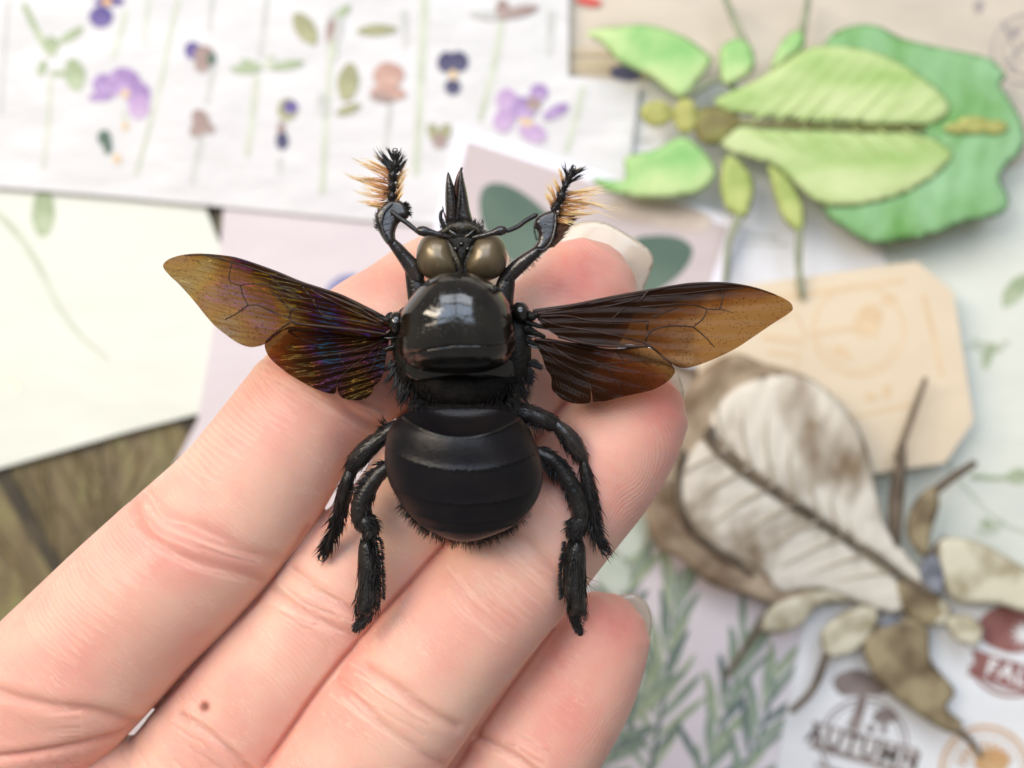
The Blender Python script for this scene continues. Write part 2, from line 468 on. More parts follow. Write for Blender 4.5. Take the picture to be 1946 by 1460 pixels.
def paper(name, c, var=0.06, rough=0.75, wrinkle=0.03, scale=0.5, dim=0.84):
    c = tuple(v * dim for v in c)
    return simple_mat(name, tuple(v * (1 - var) for v in c), c, scale, rough, 0.3, bump=wrinkle, bscale=0.9, stretch=(1, 2.2, 1))
LV = [D + 10]
def nextz(step=9):
    LV[0] += step; return LV[0]
def ink(name, c, c2=None, scale=2.0):
    return simple_mat(name, c, c2 or tuple(min(1, v * 1.35) for v in c), scale, 0.75, 0.2)
I_green = ink('green_ink', lin((150, 165, 132)), lin((182, 192, 162)))
I_stem = ink('stem_ink', lin((188, 193, 174)), lin((206, 210, 194)))
I_grey = ink('grey_stem_ink', lin((186, 187, 182)), lin((200, 200, 196)))
I_olive = ink('olive_ink', lin((150, 150, 118)), lin((172, 172, 136)))
I_purple = ink('purple_ink', lin((146, 118, 168)), lin((190, 166, 204)), 2.5)
I_lilac = ink('lilac_ink', lin((180, 150, 190)), lin((200, 175, 205)))
I_violet = ink('violet_ink', lin((92, 82, 138)), lin((124, 112, 160)))
I_navy = ink('navy_ink', lin((72, 72, 98)), lin((98, 96, 122)))
I_rose = ink('rose_ink', lin((178, 142, 130)), lin((205, 172, 158)))
I_brown = ink('brown_ink', lin((150, 128, 122)), lin((175, 158, 152)))
I_dkgreen = ink('dark_leaf_ink', lin((84, 104, 92)), lin((104, 122, 108)), 0.6)
I_steel = ink('grey_green_ink', lin((128, 144, 126)), lin((162, 176, 154)), 1.0)
I_steel2 = ink('slate_needle_ink', lin((104, 120, 114)), lin((132, 146, 136)), 1.0)
I_tan = ink('tan_ink', lin((212, 186, 150)), lin((222, 198, 164)))
I_badge = ink('badge_ink', lin((130, 116, 110)), lin((160, 146, 140)))
I_wine = ink('wine_ink', lin((140, 88, 84)), lin((160, 112, 106)))
I_orange = ink('orange_ink', lin((206, 160, 108)), lin((218, 180, 136)))
I_white = ink('white_ink', lin((235, 230, 228)), lin((245, 243, 240)))
def shape(o, z, c, mat, parent, name='printed_shape'):
    return flat_sheet(name, o, z, 0.3, mat, parent)
def ell(cx, cy, rx, ry, rot=0, n=22, wob=0.06, point=0.0):
    a = np.linspace(0, 2 * math.pi, n, endpoint=False); r = 1 + (np.random.rand(n) - .5) * wob
    x = np.cos(a) * rx * r; y = np.sin(a) * ry * r * (1 - point * np.abs(np.cos(a)) ** 3)
    c, s = math.cos(math.radians(rot)), math.sin(math.radians(rot))
    return [(cx + x[i] * c - y[i] * s, cy + x[i] * s + y[i] * c) for i in range(n)]
def stroke(pts, w0, w1=None):
    c = smooth_open([(p[0], p[1], 0) for p in pts], 14)[:, :2]; w1 = w0 if w1 is None else w1; w0 *= .86; w1 *= .86
    T = np.gradient(c, axis=0); T /= np.linalg.norm(T, axis=1)[:, None] + 1e-9
    N = np.stack([-T[:, 1], T[:, 0]], 1); ww = np.linspace(w0, w1, len(c))[:, None] / 2
    return np.vstack([c + N * ww, (c - N * ww)[::-1]])
def arc_ring(cx, cy, r, w, a0=0, a1=360, n=48):
    a = np.radians(np.linspace(a0, a1, n))
    return np.vstack([np.stack([cx + np.cos(a) * (r + w / 2), cy + np.sin(a) * (r + w / 2)], 1),
                      np.stack([cx + np.cos(a[::-1]) * (r - w / 2), cy + np.sin(a[::-1]) * (r - w / 2)], 1)])

# card with a photograph of bare branches
z = nextz()
m, nt, b, out = new_mat('branch_print')
tc = nd(nt, 'ShaderNodeTexCoord'); mp = nd(nt, 'ShaderNodeMapping'); mp.inputs['Scale'].default_value = (1.3, .7, 1); mp.inputs['Rotation'].default_value = (0, 0, -0.28)
nt.links.new(tc.outputs['Object'], mp.inputs[0])
nz = nd(nt, 'ShaderNodeTexNoise'); nz.inputs['Scale'].default_value = 1.6; nz.inputs['Detail'].default_value = 6; nz.inputs['Distortion'].default_value = 0.6
nt.links.new(mp.outputs[0], nz.inputs['Vector'])
nt.links.new(ramp(nt, nz.outputs['Fac'], [(0.30, lin((84, 72, 52))), (0.5, lin((112, 98, 68))), (0.70, lin((128, 122, 78)))]), b.inputs['Base Color'])
b.inputs['Roughness'].default_value = 0.5
brc = thing(flat_sheet('picture_card', [(-160, 300), (432, 300), (436, 470), (420, 900), (330, 1400), (-160, 1400)], z, 8, m),
            'dark olive picture card of bare branches peeking out beneath the cream card', 'card')
I_branch = ink('branch_ink', lin((62, 58, 52)), lin((84, 76, 62)))
I_twig = ink('twig_ink', lin((98, 86, 62)), lin((120, 108, 78)))
for i, (pts, w0, w1, mt) in enumerate([([(-20, 860), (60, 1000), (130, 1120)], 34, 24, I_branch), ([(330, 780), (400, 850)], 26, 20, I_branch),
        ([(300, 1090), (205, 960), (150, 860), (110, 800)], 9, 4, I_twig), ([(120, 1080), (170, 980), (215, 900), (260, 820)], 7, 3, I_twig),
        ([(60, 1150), (30, 1080), (-30, 1020)], 8, 5, I_twig), ([(220, 1060), (195, 940), (190, 850)], 6, 3, I_twig), ([(90, 1130), (20, 1060), (-40, 940)], 6, 4, I_twig),
        ([(180, 1100), (240, 980), (300, 880)], 5, 3, I_twig), ([(40, 900), (110, 960), (160, 1060)], 7, 4, I_twig), ([(130, 850), (170, 940), (180, 1060)], 8, 4, I_twig),
        ([(260, 850), (250, 920), (190, 1020)], 6, 3, I_twig)]):
    shape(stroke(pts, w0, w1), z + 1.5 + i * .6, None, mt, brc, 'printed_branch')

random.seed(5)
I_gold = ink('straw_ink', lin((128, 108, 66)), lin((158, 138, 92)))
for i in range(46):
    x, y = random.uniform(-30, 340), random.uniform(830, 1130); a = random.gauss(1.75, .28); l = random.uniform(60, 170)
    shape(stroke([(x, y), (x + math.cos(a) * l * .5 + random.uniform(-8, 8), y - math.sin(a) * l * .5), (x + math.cos(a) * l, y - math.sin(a) * l)], random.uniform(3, 6), 2), z + 8.6 + i * .05, None, random.choice((I_gold, I_twig, I_twig)), brc, 'printed_twig')
for pts, w0, w1 in (([(-20, 860), (60, 1000), (130, 1120)], 36, 26), ([(330, 780), (400, 850)], 28, 22)):
    shape(stroke(pts, w0, w1), z + 11.5 + w0 * .02, None, I_branch, brc, 'printed_branch')
random.seed(7)
# mint paper on the right
z = nextz()
MINT = paper('mint_paper', (0.86, 0.88, 0.78), 0.05)
mint = thing(flat_sheet('mint_paper_sheet', [(1490, 380), (2080, 200), (2120, 1260), (1480, 1300)], z, 6, MINT), 'pale mint paper with small printed leaf sprigs along the right edge', 'paper')
k = 0
for o in (ell(1930, 552, 40, 18, -52, point=.5), ell(1880, 662, 26, 10, 5, point=.4), ell(1876, 680, 10, 22, 10, point=.4), ell(1862, 655, 18, 7, 40, point=.4), ell(1905, 655, 16, 6, -30, point=.4),
          stroke([(1835, 660), (1870, 652), (1895, 655)], 6, 5), ell(1880, 1000, 20, 9, 40, point=.4), ell(1896, 1000, 18, 7, -50, point=.4), ell(1870, 1010, 16, 7, 0, point=.4),
          stroke([(1846, 905), (1900, 908), (1960, 902)], 10, 8), ell(1935, 905, 24, 14, -6, point=.4), stroke([(1800, 870), (1830, 920), (1900, 990), (1950, 1010)], 5, 4), stroke([(1540, 530), (1535, 480), (1548, 440)], 9, 7)):
    k += 1; shape(o, z + 1.5 + k * .4, None, I_green if k in (1, 2, 3, 7, 10, 11) else I_stem, mint, 'printed_leaf')

# brown backing card at the top right, with a postmark
z = nextz()
KRAFT = paper('beige_paper', lin((224, 211, 193)), 0.12, scale=0.8)
kr = thing(flat_sheet('beige_card', [(1060, -120), (2100, -160), (2100, 235), (1700, 420), (1070, 240)], z, 8, KRAFT), 'beige vintage card with a black round postmark behind the green leaf insect', 'card')
I_pm = ink('postmark_ink', lin((150, 140, 138)), lin((180, 170, 166)))
for i, o in enumerate((arc_ring(1952, 95, 66, 5), arc_ring(1952, 95, 48, 3), ell(1928, 62, 12, 9, 20), stroke([(1905, 40), (1940, 120)], 5), stroke([(1912, 120), (1950, 80)], 6), ell(1860, 12, 9, 12, 20), ell(1925, 130, 9, 6, 40))):
    shape(o, z + 2 + i * .5, None, I_pm, kr, 'postmark')
for i, (y, c) in enumerate(((118, 1), (132, 0), (98, 1))):
    shape(stroke([(1078, y), (1160, y + 4), (1240, y + 14)], 16, 8), z + 6 + i * .5, None, ink('kraft_band', lin((190, 172, 144)), lin((204, 188, 162))), kr, 'printed_band')
shape(ell(1188, 140, 30, 15, 10), z + 9, None, I_navy, kr, 'printed_blot')
shape(ell(1118, 2, 26, 9, 10), z + 9.5, None, ink('red_ink', lin((190, 90, 84))), kr, 'printed_blot')

# white typed slip under the middle of the leaf insect
z = nextz()
WHITE = paper('white_paper', (0.92, 0.91, 0.93), 0.03)
slip = thing(flat_sheet('white_slip', [(1070, 150), (1600, 165), (1700, 560), (1330, 620), (1060, 470)], z, 6, WHITE), 'white paper slip with faint grey print under the green leaf insect', 'paper')
for i, o in enumerate((stroke([(1420, 447), (1480, 452)], 9), stroke([(1410, 462), (1500, 466)], 4), ell(1157, 222, 10, 9), stroke([(1150, 260), (1240, 268)], 6), stroke([(1175, 215), (1220, 212)], 9))):
    shape(o, z + 2 + i * .5, None, I_grey, slip, 'printed_line')

# cream card on the left
z = nextz()
CREAM = paper('cream_paper', (0.87, 0.89, 0.79), 0.05)
cr = thing(flat_sheet('cream_card', [(-260, 250), (392, 300), (392, 400), (424, 480), (450, 640), (440, 770), (375, 787), (238, 822), (0, 890), (-260, 960)], z, 10, CREAM), 'cream card printed with one long curved green stem, on the left', 'card')
shape(stroke([(-40, 380), (20, 430), (70, 500), (110, 580), (155, 640), (208, 684)], 20, 6), z + 1.5, None, I_stem, cr, 'printed_stem')
shape(ell(82, 405, 22, 46, 2), z + 2, None, I_green, cr, 'printed_leaf')
shape(ell(18, 730, 20, 10, 30), z + 2.5, None, ink('faint_ink', lin((224, 228, 196))), cr, 'printed_leaf')

# lilac sheet
z = nextz()
LIL = paper('lilac_paper', lin((230, 219, 222)), 0.05)
lil = thing(flat_sheet('lilac_paper_sheet', [(430, 340), (1000, 330), (1010, 1560), (180, 1560), (240, 1060), (375, 800), (405, 620)], z, 6, LIL), 'plain lilac grey paper between the cream card and the index finger', 'paper')
shape(ell(652, 542, 34, 17, -25), z + 2, None, ink('blue_blot_ink', lin((120, 122, 165)), lin((150, 150, 180))), lil, 'printed_petal')

# washi sheet with pressed flowers
z = nextz(14)
WASHI = paper('white_washi_paper', (0.84, 0.825, 0.825), 0.10, wrinkle=0.09, scale=0.7)
fl = thing(flat_sheet('pressed_flower_sheet', [(-200, -200), (1082, -200), (1080, 145), (1215, 160), (1180, 450), (880, 432), (700, 420), (400, 391), (200, 372), (0, 356), (-200, 345)], z, 7, WASHI),
           'white translucent sheet printed with pressed violets and pale stems, top left', 'paper')
zz = [z + .5]
def pr(o, mt, name):
    zz[0] += .07; shape(o, zz[0], None, mt, fl, name)
for pts, a, b_, mt in [([(97, 150), (92, 230), (82, 322)], 11, 8, I_stem), ([(45, 8), (70, 60), (94, 100)], 14, 16, I_green), ([(240, 20), (228, 70), (214, 112)], 12, 10, I_stem), ([(340, -5), (325, 60), (300, 180), (258, 335)], 10, 10, I_stem),
        ([(283, -10), (278, 40), (274, 80)], 9, 7, I_stem), ([(405, -10), (400, 30), (398, 60)], 12, 12, I_grey), ([(408, 120), (392, 200)], 12, 12, I_grey), ([(384, 260), (372, 310), (364, 350)], 13, 12, I_grey), ([(508, -10), (500, 60), (494, 110)], 12, 12, I_grey),
        ([(488, 145), (480, 220), (470, 298)], 15, 12, I_stem), ([(632, 60), (622, 200), (612, 370)], 14, 13, I_stem), ([(742, 200), (732, 290)], 13, 12, I_grey), ([(808, -20), (800, 150), (790, 335)], 20, 16, I_stem), ([(955, 30), (940, 120), (912, 230)], 17, 14, I_stem),
        ([(1048, 20), (1044, 105)], 17, 15, I_grey), ([(1108, 165), (1096, 220), (1076, 290)], 16, 13, I_stem), ([(15, 0), (0, 220)], 7, 6, I_grey), ([(236, 210), (238, 250)], 7, 7, I_stem), ([(533, 300), (530, 330)], 12, 9, I_grey), ([(768, 20), (772, 90)], 14, 12, I_grey)]:
    pr(stroke(pts, a, b_), mt, 'printed_stem')
for a, mt, nm in [((134, 68, 30, 9, -32), I_green, 'printed_leaf'), ((97, 88, 15, 20, 0), I_green, 'printed_leaf'), ((142, 142, 21, 32, -8), I_green, 'printed_leaf'), ((80, 130, 9, 16, 20), I_green, 'printed_leaf'), ((110, 140, 18, 6, 0), I_green, 'printed_leaf'),
        ((192, 32, 23, 21, 0), I_violet, 'printed_flower'), ((208, 2, 30, 10, 0), I_violet, 'printed_flower'), ((203, 3, 10, 8, 0), I_orange, 'printed_flower'),
        ((200, 162, 26, 22, 20), I_purple, 'printed_flower'), ((235, 156, 32, 28, 10), I_purple, 'printed_flower'), ((262, 180, 24, 28, -10), I_purple, 'printed_flower'), ((264, 205, 20, 22, 0), I_lilac, 'printed_flower'), ((192, 184, 24, 9, -4), I_purple, 'printed_flower'), ((238, 178, 9, 8, 0), I_tan, 'printed_flower'),
        ((198, 262, 13, 15, 0), I_dkgreen, 'printed_bud'), ((205, 280, 8, 14, 10), I_dkgreen, 'printed_bud'), ((238, 240, 7, 8, 0), I_tan, 'printed_bud'), ((222, 302, 8, 10, 0), I_tan, 'printed_bud'),
        ((366, 96, 16, 17, 0), I_violet, 'printed_flower'), ((388, 106, 20, 20, 0), I_brown, 'printed_flower'), ((384, 124, 15, 14, 0), I_brown, 'printed_flower'), ((402, 112, 9, 12, 0), I_dkgreen, 'printed_flower'),
        ((380, 224, 18, 15, 40), I_brown, 'printed_flower'), ((378, 244, 20, 14, -35), I_brown, 'printed_flower'), ((394, 242, 15, 11, 30), I_brown, 'printed_flower'),
        ((466, 132, 30, 9, 2), I_green, 'printed_leaf'), ((478, 122, 24, 7, 20), I_green, 'printed_leaf'), ((546, 124, 34, 9, -10), I_green, 'printed_leaf'), ((512, 118, 10, 16, 20), I_stem, 'printed_leaf'),
        ((546, 208, 19, 22, 10), I_olive, 'printed_flower'), ((552, 204, 14, 13, 0), I_violet, 'printed_flower'), ((534, 245, 8, 14, 0), I_brown, 'printed_bud'), ((536, 268, 12, 17, 0), I_navy, 'printed_bud'),
        ((580, 54, 36, 19, 56), I_olive, 'printed_leaf'), ((716, 57, 40, 11, -3), I_olive, 'printed_leaf'), ((661, 156, 21, 37, 8), I_olive, 'printed_leaf'), ((636, 50, 17, 32, 0), I_grey, 'printed_leaf'), ((628, 60, 9, 26, 8), I_brown, 'printed_leaf'), ((652, 22, 18, 8, -40), I_green, 'printed_leaf'), ((662, 208, 26, 9, -20), I_olive, 'printed_leaf'), ((612, 200, 10, 24, -8), I_grey, 'printed_leaf'), ((632, 95, 10, 22, 0), I_stem, 'printed_leaf'),
        ((738, 142, 30, 24, 0), I_rose, 'printed_flower'), ((738, 176, 34, 15, 6), I_rose, 'printed_flower'), ((726, 186, 24, 9, 10), I_brown, 'printed_flower'),
        ((848, 118, 17, 20, 15), I_navy, 'printed_flower'), ((872, 116, 18, 20, -15), I_navy, 'printed_flower'), ((860, 165, 15, 15, 0), I_navy, 'printed_flower'), ((861, 142, 9, 10, 0), I_tan, 'printed_flower'),
        ((824, 252, 11, 18, -20), I_olive, 'printed_flower'), ((845, 252, 11, 18, 20), I_olive, 'printed_flower'), ((835, 268, 14, 14, 0), I_brown, 'printed_flower'),
        ((964, 190, 21, 22, 0), I_lilac, 'printed_flower'), ((1024, 176, 18, 17, 0), I_purple, 'printed_flower'), ((1056, 212, 27, 11, -28), I_purple, 'printed_flower'), ((958, 228, 20, 24, 20), I_lilac, 'printed_flower'), ((1012, 252, 28, 18, 25), I_lilac, 'printed_flower'), ((995, 205, 26, 22, 0), I_purple, 'printed_flower'), ((1014, 198, 14, 13, 0), I_brown, 'printed_flower'), ((1000, 232, 14, 8, 20), I_tan, 'printed_flower'),
        ((930, 28, 40, 9, 4), I_grey, 'printed_leaf'), ((985, 22, 40, 10, -12), I_brown, 'printed_leaf'), ((955, 18, 14, 20, 0), I_brown, 'printed_leaf')]:
    pr(ell(*a, n=18, point=.35 if 'leaf' in nm else 0), mt, nm)

# leaf print card: white border, dusty pink field, two dark leaves
z = nextz(16)
BORD = paper('card_border_white', (0.88, 0.87, 0.97), 0.02, dim=1)
FIELD = paper('dusty_pink_paper', lin((214, 200, 199)), 0.06)
lp = thing(flat_sheet('leaf_print_card', [(872, 240), (1410, 420), (1320, 700), (800, 545)], z, 8, BORD), 'dusty pink card with dark green rounded leaves and a white border behind the bee head', 'card')
shape([(888, 268), (1384, 432), (1306, 676), (826, 532)], z + 1.5, None, FIELD, lp, 'printed_field')
shape(smooth_closed([(912, 372), (930, 350), (965, 352), (1010, 378), (1052, 420), (1070, 470), (1040, 500), (985, 505), (940, 470), (915, 420)], 60), z + 2.4, None, I_dkgreen, lp, 'printed_leaf')
shape(smooth_closed([(1200, 462), (1240, 448), (1290, 452), (1316, 474), (1302, 510), (1262, 545), (1200, 570), (1170, 540)], 60), z + 3, None, I_dkgreen, lp, 'printed_leaf')
shape(smooth_closed([(1170, 380), (1260, 382), (1350, 410), (1330, 440), (1230, 425), (1160, 410)], 40), z + 3.6, None, ink('taupe_ink', lin((188, 172, 158)), lin((204, 190, 178))), lp, 'printed_leaf')

# rosemary print
z = nextz()
ROSEP = paper('blush_paper', lin((238, 228, 230)), 0.04, dim=.95)
ros = thing(flat_sheet('rosemary_print_sheet', [(880, 900), (1420, 940), (1600, 1130), (1500, 1700), (780, 1700)], z, 6, ROSEP), 'blush pink paper printed with grey green rosemary needles, bottom right', 'paper')
random.seed(21); zr = z + .8
def needle(x, y, ang, L, wd, mt):
    global zr
    zr += .05; a = math.radians(ang)
    shape(ell(x + math.cos(a) * L / 2, y - math.sin(a) * L / 2, L / 2, wd, -ang, n=14, point=.3, wob=.03), zr, None, mt, ros, 'printed_needle')
for (sx, sy, ex, ey, dens, L0) in [(1235, 1470, 1290, 1080, 12, 120), (1330, 1500, 1420, 1200, 10, 105), (1180, 1200, 1210, 1000, 8, 100), (1405, 1500, 1480, 1260, 8, 100), (1130, 1480, 1240, 1300, 7, 90)]:
    shape(stroke([(sx, sy), ((sx + ex) / 2 + 8, (sy + ey) / 2), (ex, ey)], 11, 6), z + 1.5, None, I_steel2, ros, 'printed_stem')
    base = math.degrees(math.atan2(sy - ey, ex - sx))
    for i in range(dens):
        t = i / dens
        x, y = sx + (ex - sx) * t, sy + (ey - sy) * t
        for sgn in (-1, 1):
            needle(x, y, base + sgn * random.uniform(18, 48) * (1 - .4 * t), L0 * random.uniform(.7, 1.25), random.uniform(6.0, 8.6), random.choice((I_steel, I_steel, I_steel2, I_green)))
for a in ((1205, 1010, 26, 55, 20), (1165, 1090, 30, 40, -30)):
    zr += .06; shape(ell(*a), zr, None, ink('pale_green_wash', lin((196, 208, 192)), lin((212, 222, 208))), ros, 'printed_wash')

# badge sheet
z = nextz(14)
BADGE = paper('badge_paper', (0.90, 0.895, 0.89), 0.03, dim=.96)
bd = thing(flat_sheet('badge_sheet', [(1548, 1080), (2120, 1080), (2120, 1700), (1440, 1700), (1478, 1440)], z, 7, BADGE), 'white sheet with AUTUMN and FALL badge prints in the bottom right corner', 'paper')
zb = [z + .5]
def bp_(o, mt, nm='printed_emblem'):
    zb[0] += .1; shape(o, zb[0], None, mt, bd, nm)
def letters(txt, x, y, size, rot, mt, squeeze=1.0):
    """each letter a flat printed shape; (x, y) is the centre of the word"""
    cu = bpy.data.curves.new('lettering', 'FONT'); cu.body = txt; cu.size = 1; cu.align_x = 'CENTER'; cu.align_y = 'CENTER'; cu.extrude = 0.002; cu.offset = 0.028; cu.space_character = 1.15
    zb[0] += .4
    t = bpy.data.objects.new('lettering', cu); COL.objects.link(t)
    dg = bpy.context.evaluated_depsgraph_get(); dg.update()
    me = bpy.data.meshes.new_from_object(t.evaluated_get(dg)); bpy.data.objects.remove(t)
    me.materials.clear(); me.materials.append(mt)
    o = bpy.data.objects.new('lettering', me); COL.objects.link(o)
    o.parent = bd; w_ = P(x, y, zb[0]); s = size * kz(zb[0]) / S
    o.location = Vector(w_) - Vector(bd['_w']); o.rotation_euler = (0, 0, math.radians(rot)); o.scale = (s * squeeze, s, 1)
# AUTUMN
bp_(arc_ring(1641, 1412, 82, 5, 140, 400), I_badge); bp_(arc_ring(1641, 1412, 72, 2.5, 150, 390), I_badge)
bp_(smooth_closed([(1583, 1300), (1592, 1282), (1625, 1272), (1655, 1280), (1685, 1305), (1675, 1322), (1640, 1322), (1600, 1322)], 40), I_badge)
bp_(stroke([(1640, 1320), (1634, 1350), (1620, 1388)], 16, 30), I_badge)
bp_(smooth_closed([(1658, 1362), (1672, 1348), (1695, 1350), (1708, 1366), (1690, 1374), (1665, 1374)], 30), I_badge); bp_(stroke([(1682, 1370), (1678, 1396)], 10, 14), I_badge)
bp_(ell(1655, 1385, 9, 8, 0), I_badge)
bp_([(1543, 1370), (1745, 1424), (1737, 1452), (1726, 1478), (1536, 1420), (1552, 1398)], I_badge)
bp_([(1553, 1378), (1735, 1426), (1727, 1466), (1548, 1412), (1560, 1396)], ink('ribbon_ink', lin((222, 218, 214)), lin((232, 228, 225))))
letters('AUTUMN', 1640, 1422, 50, -15.5, ink('badge_letter_ink', lin((96, 82, 78)), lin((118, 104, 98))), .95)
# FALL
bp_(arc_ring(1925, 1235, 88, 6, 20, 160), I_wine); bp_(arc_ring(1925, 1235, 78, 3, 20, 160), I_wine)
bp_(ell(1925, 1195, 66, 46, 0), I_wine)
st = []
for i in range(24):
    a = i * math.pi / 12; r = 30 if i % 2 == 0 else 11; st.append((1946 + r * math.cos(a), 1205 + r * math.sin(a)))
bp_(st, I_white)
bp_([(1846, 1232), (1990, 1278), (1985, 1330), (1838, 1282), (1852, 1258)], I_wine)
letters('FALL', 1926, 1283, 46, -17, I_white)
# round orange badge
bp_(arc_ring(1872, 1465, 84, 7), I_orange); bp_(arc_ring(1872, 1465, 72, 3), I_orange); bp_(ell(1885, 1448, 34, 26, 0), I_orange); bp_(stroke([(1850, 1470), (1900, 1480)], 10), I_orange)
for i in range(9):
    a = math.radians(200 + i * 17); bp_(stroke([(1872 + 36 * math.cos(a), 1465 + 36 * math.sin(a)), (1872 + 58 * math.cos(a), 1465 + 58 * math.sin(a))], 6, 9), I_orange)
bp_(stroke([(1550, 1452), (1600, 1470), (1660, 1500)], 8), I_badge)

# tan ticket
z = nextz(14)
TAG = paper('tan_paper', lin((240, 221, 192)), 0.05)
tg = thing(flat_sheet('paper_tag', [(1380, 548), (1742, 497), (1812, 555), (1850, 800), (1796, 880), (1420, 935), (1350, 880), (1315, 620)], z, 9, TAG), 'tan eight cornered paper tag with a faint round stamp, right of the wing', 'paper tag')
zt = [z + .5]
def tp(o, nm='printed_line'):
    zt[0] += .1; shape(o, zt[0], None, I_tan, tg, nm)
tp(stroke([(1420, 575), (1560, 556), (1722, 532)], 14, 10)); tp(stroke([(1755, 560), (1775, 640), (1790, 715)], 12)); tp(stroke([(1560, 800), (1630, 790), (1730, 770)], 8))
tp(arc_ring(1632, 628, 86, 6)); tp(arc_ring(1632, 628, 74, 4, 20, 170))
tp(ell(1650, 610, 26, 34, 30)); tp(ell(1690, 570, 16, 12, 0)); tp(stroke([(1540, 635), (1620, 625), (1670, 640)], 10, 6)); tp(stroke([(1450, 640), (1520, 650)], 12)); tp(stroke([(1460, 668), (1515, 676)], 8)); tp(stroke([(1510, 590), (1530, 640), (1510, 700)], 5))
tp(ell(1655, 755, 12, 8)); tp(ell(1685, 745, 9, 14, 10)); tp(ell(1600, 670, 22, 10, 30)); tp(stroke([(1440, 610), (1500, 600)], 6))

# ------------------------------------------------------------------ leaf insects lying on the papers
def leafy(name, c1, c2, scale=1.2, stretch=(1, 1, 1), bump=0.03, lo=.35, hi=.65, rough=.55):
    m = simple_mat(name, c1, c2, scale, rough, 0.3, bump=bump, bscale=2.5, stretch=stretch, lo=lo, hi=hi)
    return m
G_teg = leafy('pale_green_tegmen', lin((146, 180, 96)), lin((200, 212, 156)), 0.9, (.6, 1.6, 1), lo=.32, hi=.66)
G_dark = leafy('deep_green_abdomen', lin((106, 156, 82)), lin((146, 188, 140)), 0.8, (1.2, 1, 1), lo=.34, hi=.62)
G_bright = leafy('bright_green_lobe', lin((126, 184, 106)), lin((190, 212, 148)), 1.0, lo=.34, hi=.62)
G_yel = leafy('yellow_green_head', lin((150, 150, 84)), lin((194, 194, 118)), 3)
G_olv = leafy('olive_green_lobe', lin((148, 166, 88)), lin((182, 192, 118)), 2)
G_brn = leafy('brown_green_thorax', lin((116, 104, 64)), lin((140, 140, 80)), 2)
G_leg = leafy('grey_green_leg', lin((130, 136, 110)), lin((156, 162, 134)), 3)
ZI = LV[0] + 60
gi = empty('leaf_insect', P(1480, 240, ZI - 30), 'green leaf insect with broad pale green leaf wings, lying head left', 'insect')
def z3(*pts): return [(1050 + x / 2.172, y / 2.172) for x, y in pts]
def part(name, outline, z0, top, bot, mat, parent, spacing=9, zf=None, rim=26):
    V, F, uv, t = inflate(outline, z0, top, bot, spacing, rim=rim, zf=zf)
    return make(name, V, F, mat, parent)
def ribs(c, ang, period, amp):
    a = math.radians(ang)
    def f(vs, t): return amp * np.sin(((vs[:, 0] - c[0]) * math.cos(a) + (vs[:, 1] - c[1]) * math.sin(a)) * 2 * math.pi / period) * t
    return f
part('abdomen', z3((1130, 170), (1250, 105), (1350, 110), (1450, 160), (1620, 200), (1800, 240), (1872, 310), (1850, 350), (1880, 400), (1930, 480), (1952, 570), (1930, 640), (1870, 690), (1850, 740), (1886, 830), (1840, 890), (1700, 920), (1600, 960), (1400, 1000), (1300, 1000), (1200, 940), (1120, 870), (1060, 600), (1080, 400)), ZI - 12, 9, 6, G_dark, gi, 10, ribs((1800, 240), 8, 46, 1.2))
part('tegmen', z3((670, 410), (820, 340), (920, 280), (1050, 200), (1180, 190), (1350, 220), (1500, 300), (1610, 390), (1640, 450), (1600, 500), (1500, 520), (1200, 510), (900, 490), (720, 460)), ZI + 2, 9, 4, G_teg, gi, 8, ribs((1500, 200), 42, 26, 1.2))
part('tegmen', z3((670, 560), (750, 520), (900, 530), (1200, 540), (1500, 550), (1620, 600), (1650, 650), (1560, 740), (1400, 820), (1200, 855), (1080, 830), (980, 740), (900, 680), (760, 640), (700, 610)), ZI + 2, 9, 4, G_teg, gi, 8, ribs((1500, 300), -42, 26, 1.2))
part('thorax', z3((590, 470), (640, 440), (720, 450), (780, 500), (720, 580), (640, 600), (590, 560)), ZI + 4, 14, 12, G_brn, gi, 7)
V, F = tube([(1385, 232, ZI + 9, 4.5), (1500, 238, ZI + 12, 4.5), (1640, 243, ZI + 12, 4), (1760, 245, ZI + 6, 3)], 20, 10); make('midrib', V, F, G_brn, gi)
G_v = leafy('leaf_vein_green', lin((172, 194, 122)), lin((188, 204, 142)), 2)
for t in np.linspace(.1, .8, 7):
    for sg in (-1, 1):
        x0 = 1390 + 410 * t; ln = 78 * math.sin(math.pi * (.15 + t * .75))
        V, F = tube([(x0, 238 + sg * 8, ZI + 10, 2.6), (x0 + 30, 238 + sg * ln * .5, ZI + 12, 2.2), (x0 + 74, 238 + sg * ln, ZI + 10, 1.0)], 14, 7)
        make('leaf_vein', V, F, G_v, gi)
for (cx, cy, rx, ry) in ((1850, 238, 34, 17), (1890, 242, 26, 14), (1820, 244, 26, 11)):
    V, F = dome(ell(cx, cy, rx, ry), (cx, cy), ZI + 2, 14, 4, rings=6, n=24); make('abdomen_spot', V, F, G_yel, gi)
V, F = dome(ell(1248, 216, 32, 25), (1248, 216), ZI, 24, 14, rings=8); make('head', V, F, G_yel, gi)
V, F = dome(ell(1303, 221, 24, 34), (1303, 221), ZI, 24, 14, rings=8); make('pronotum', V, F, G_yel, gi)
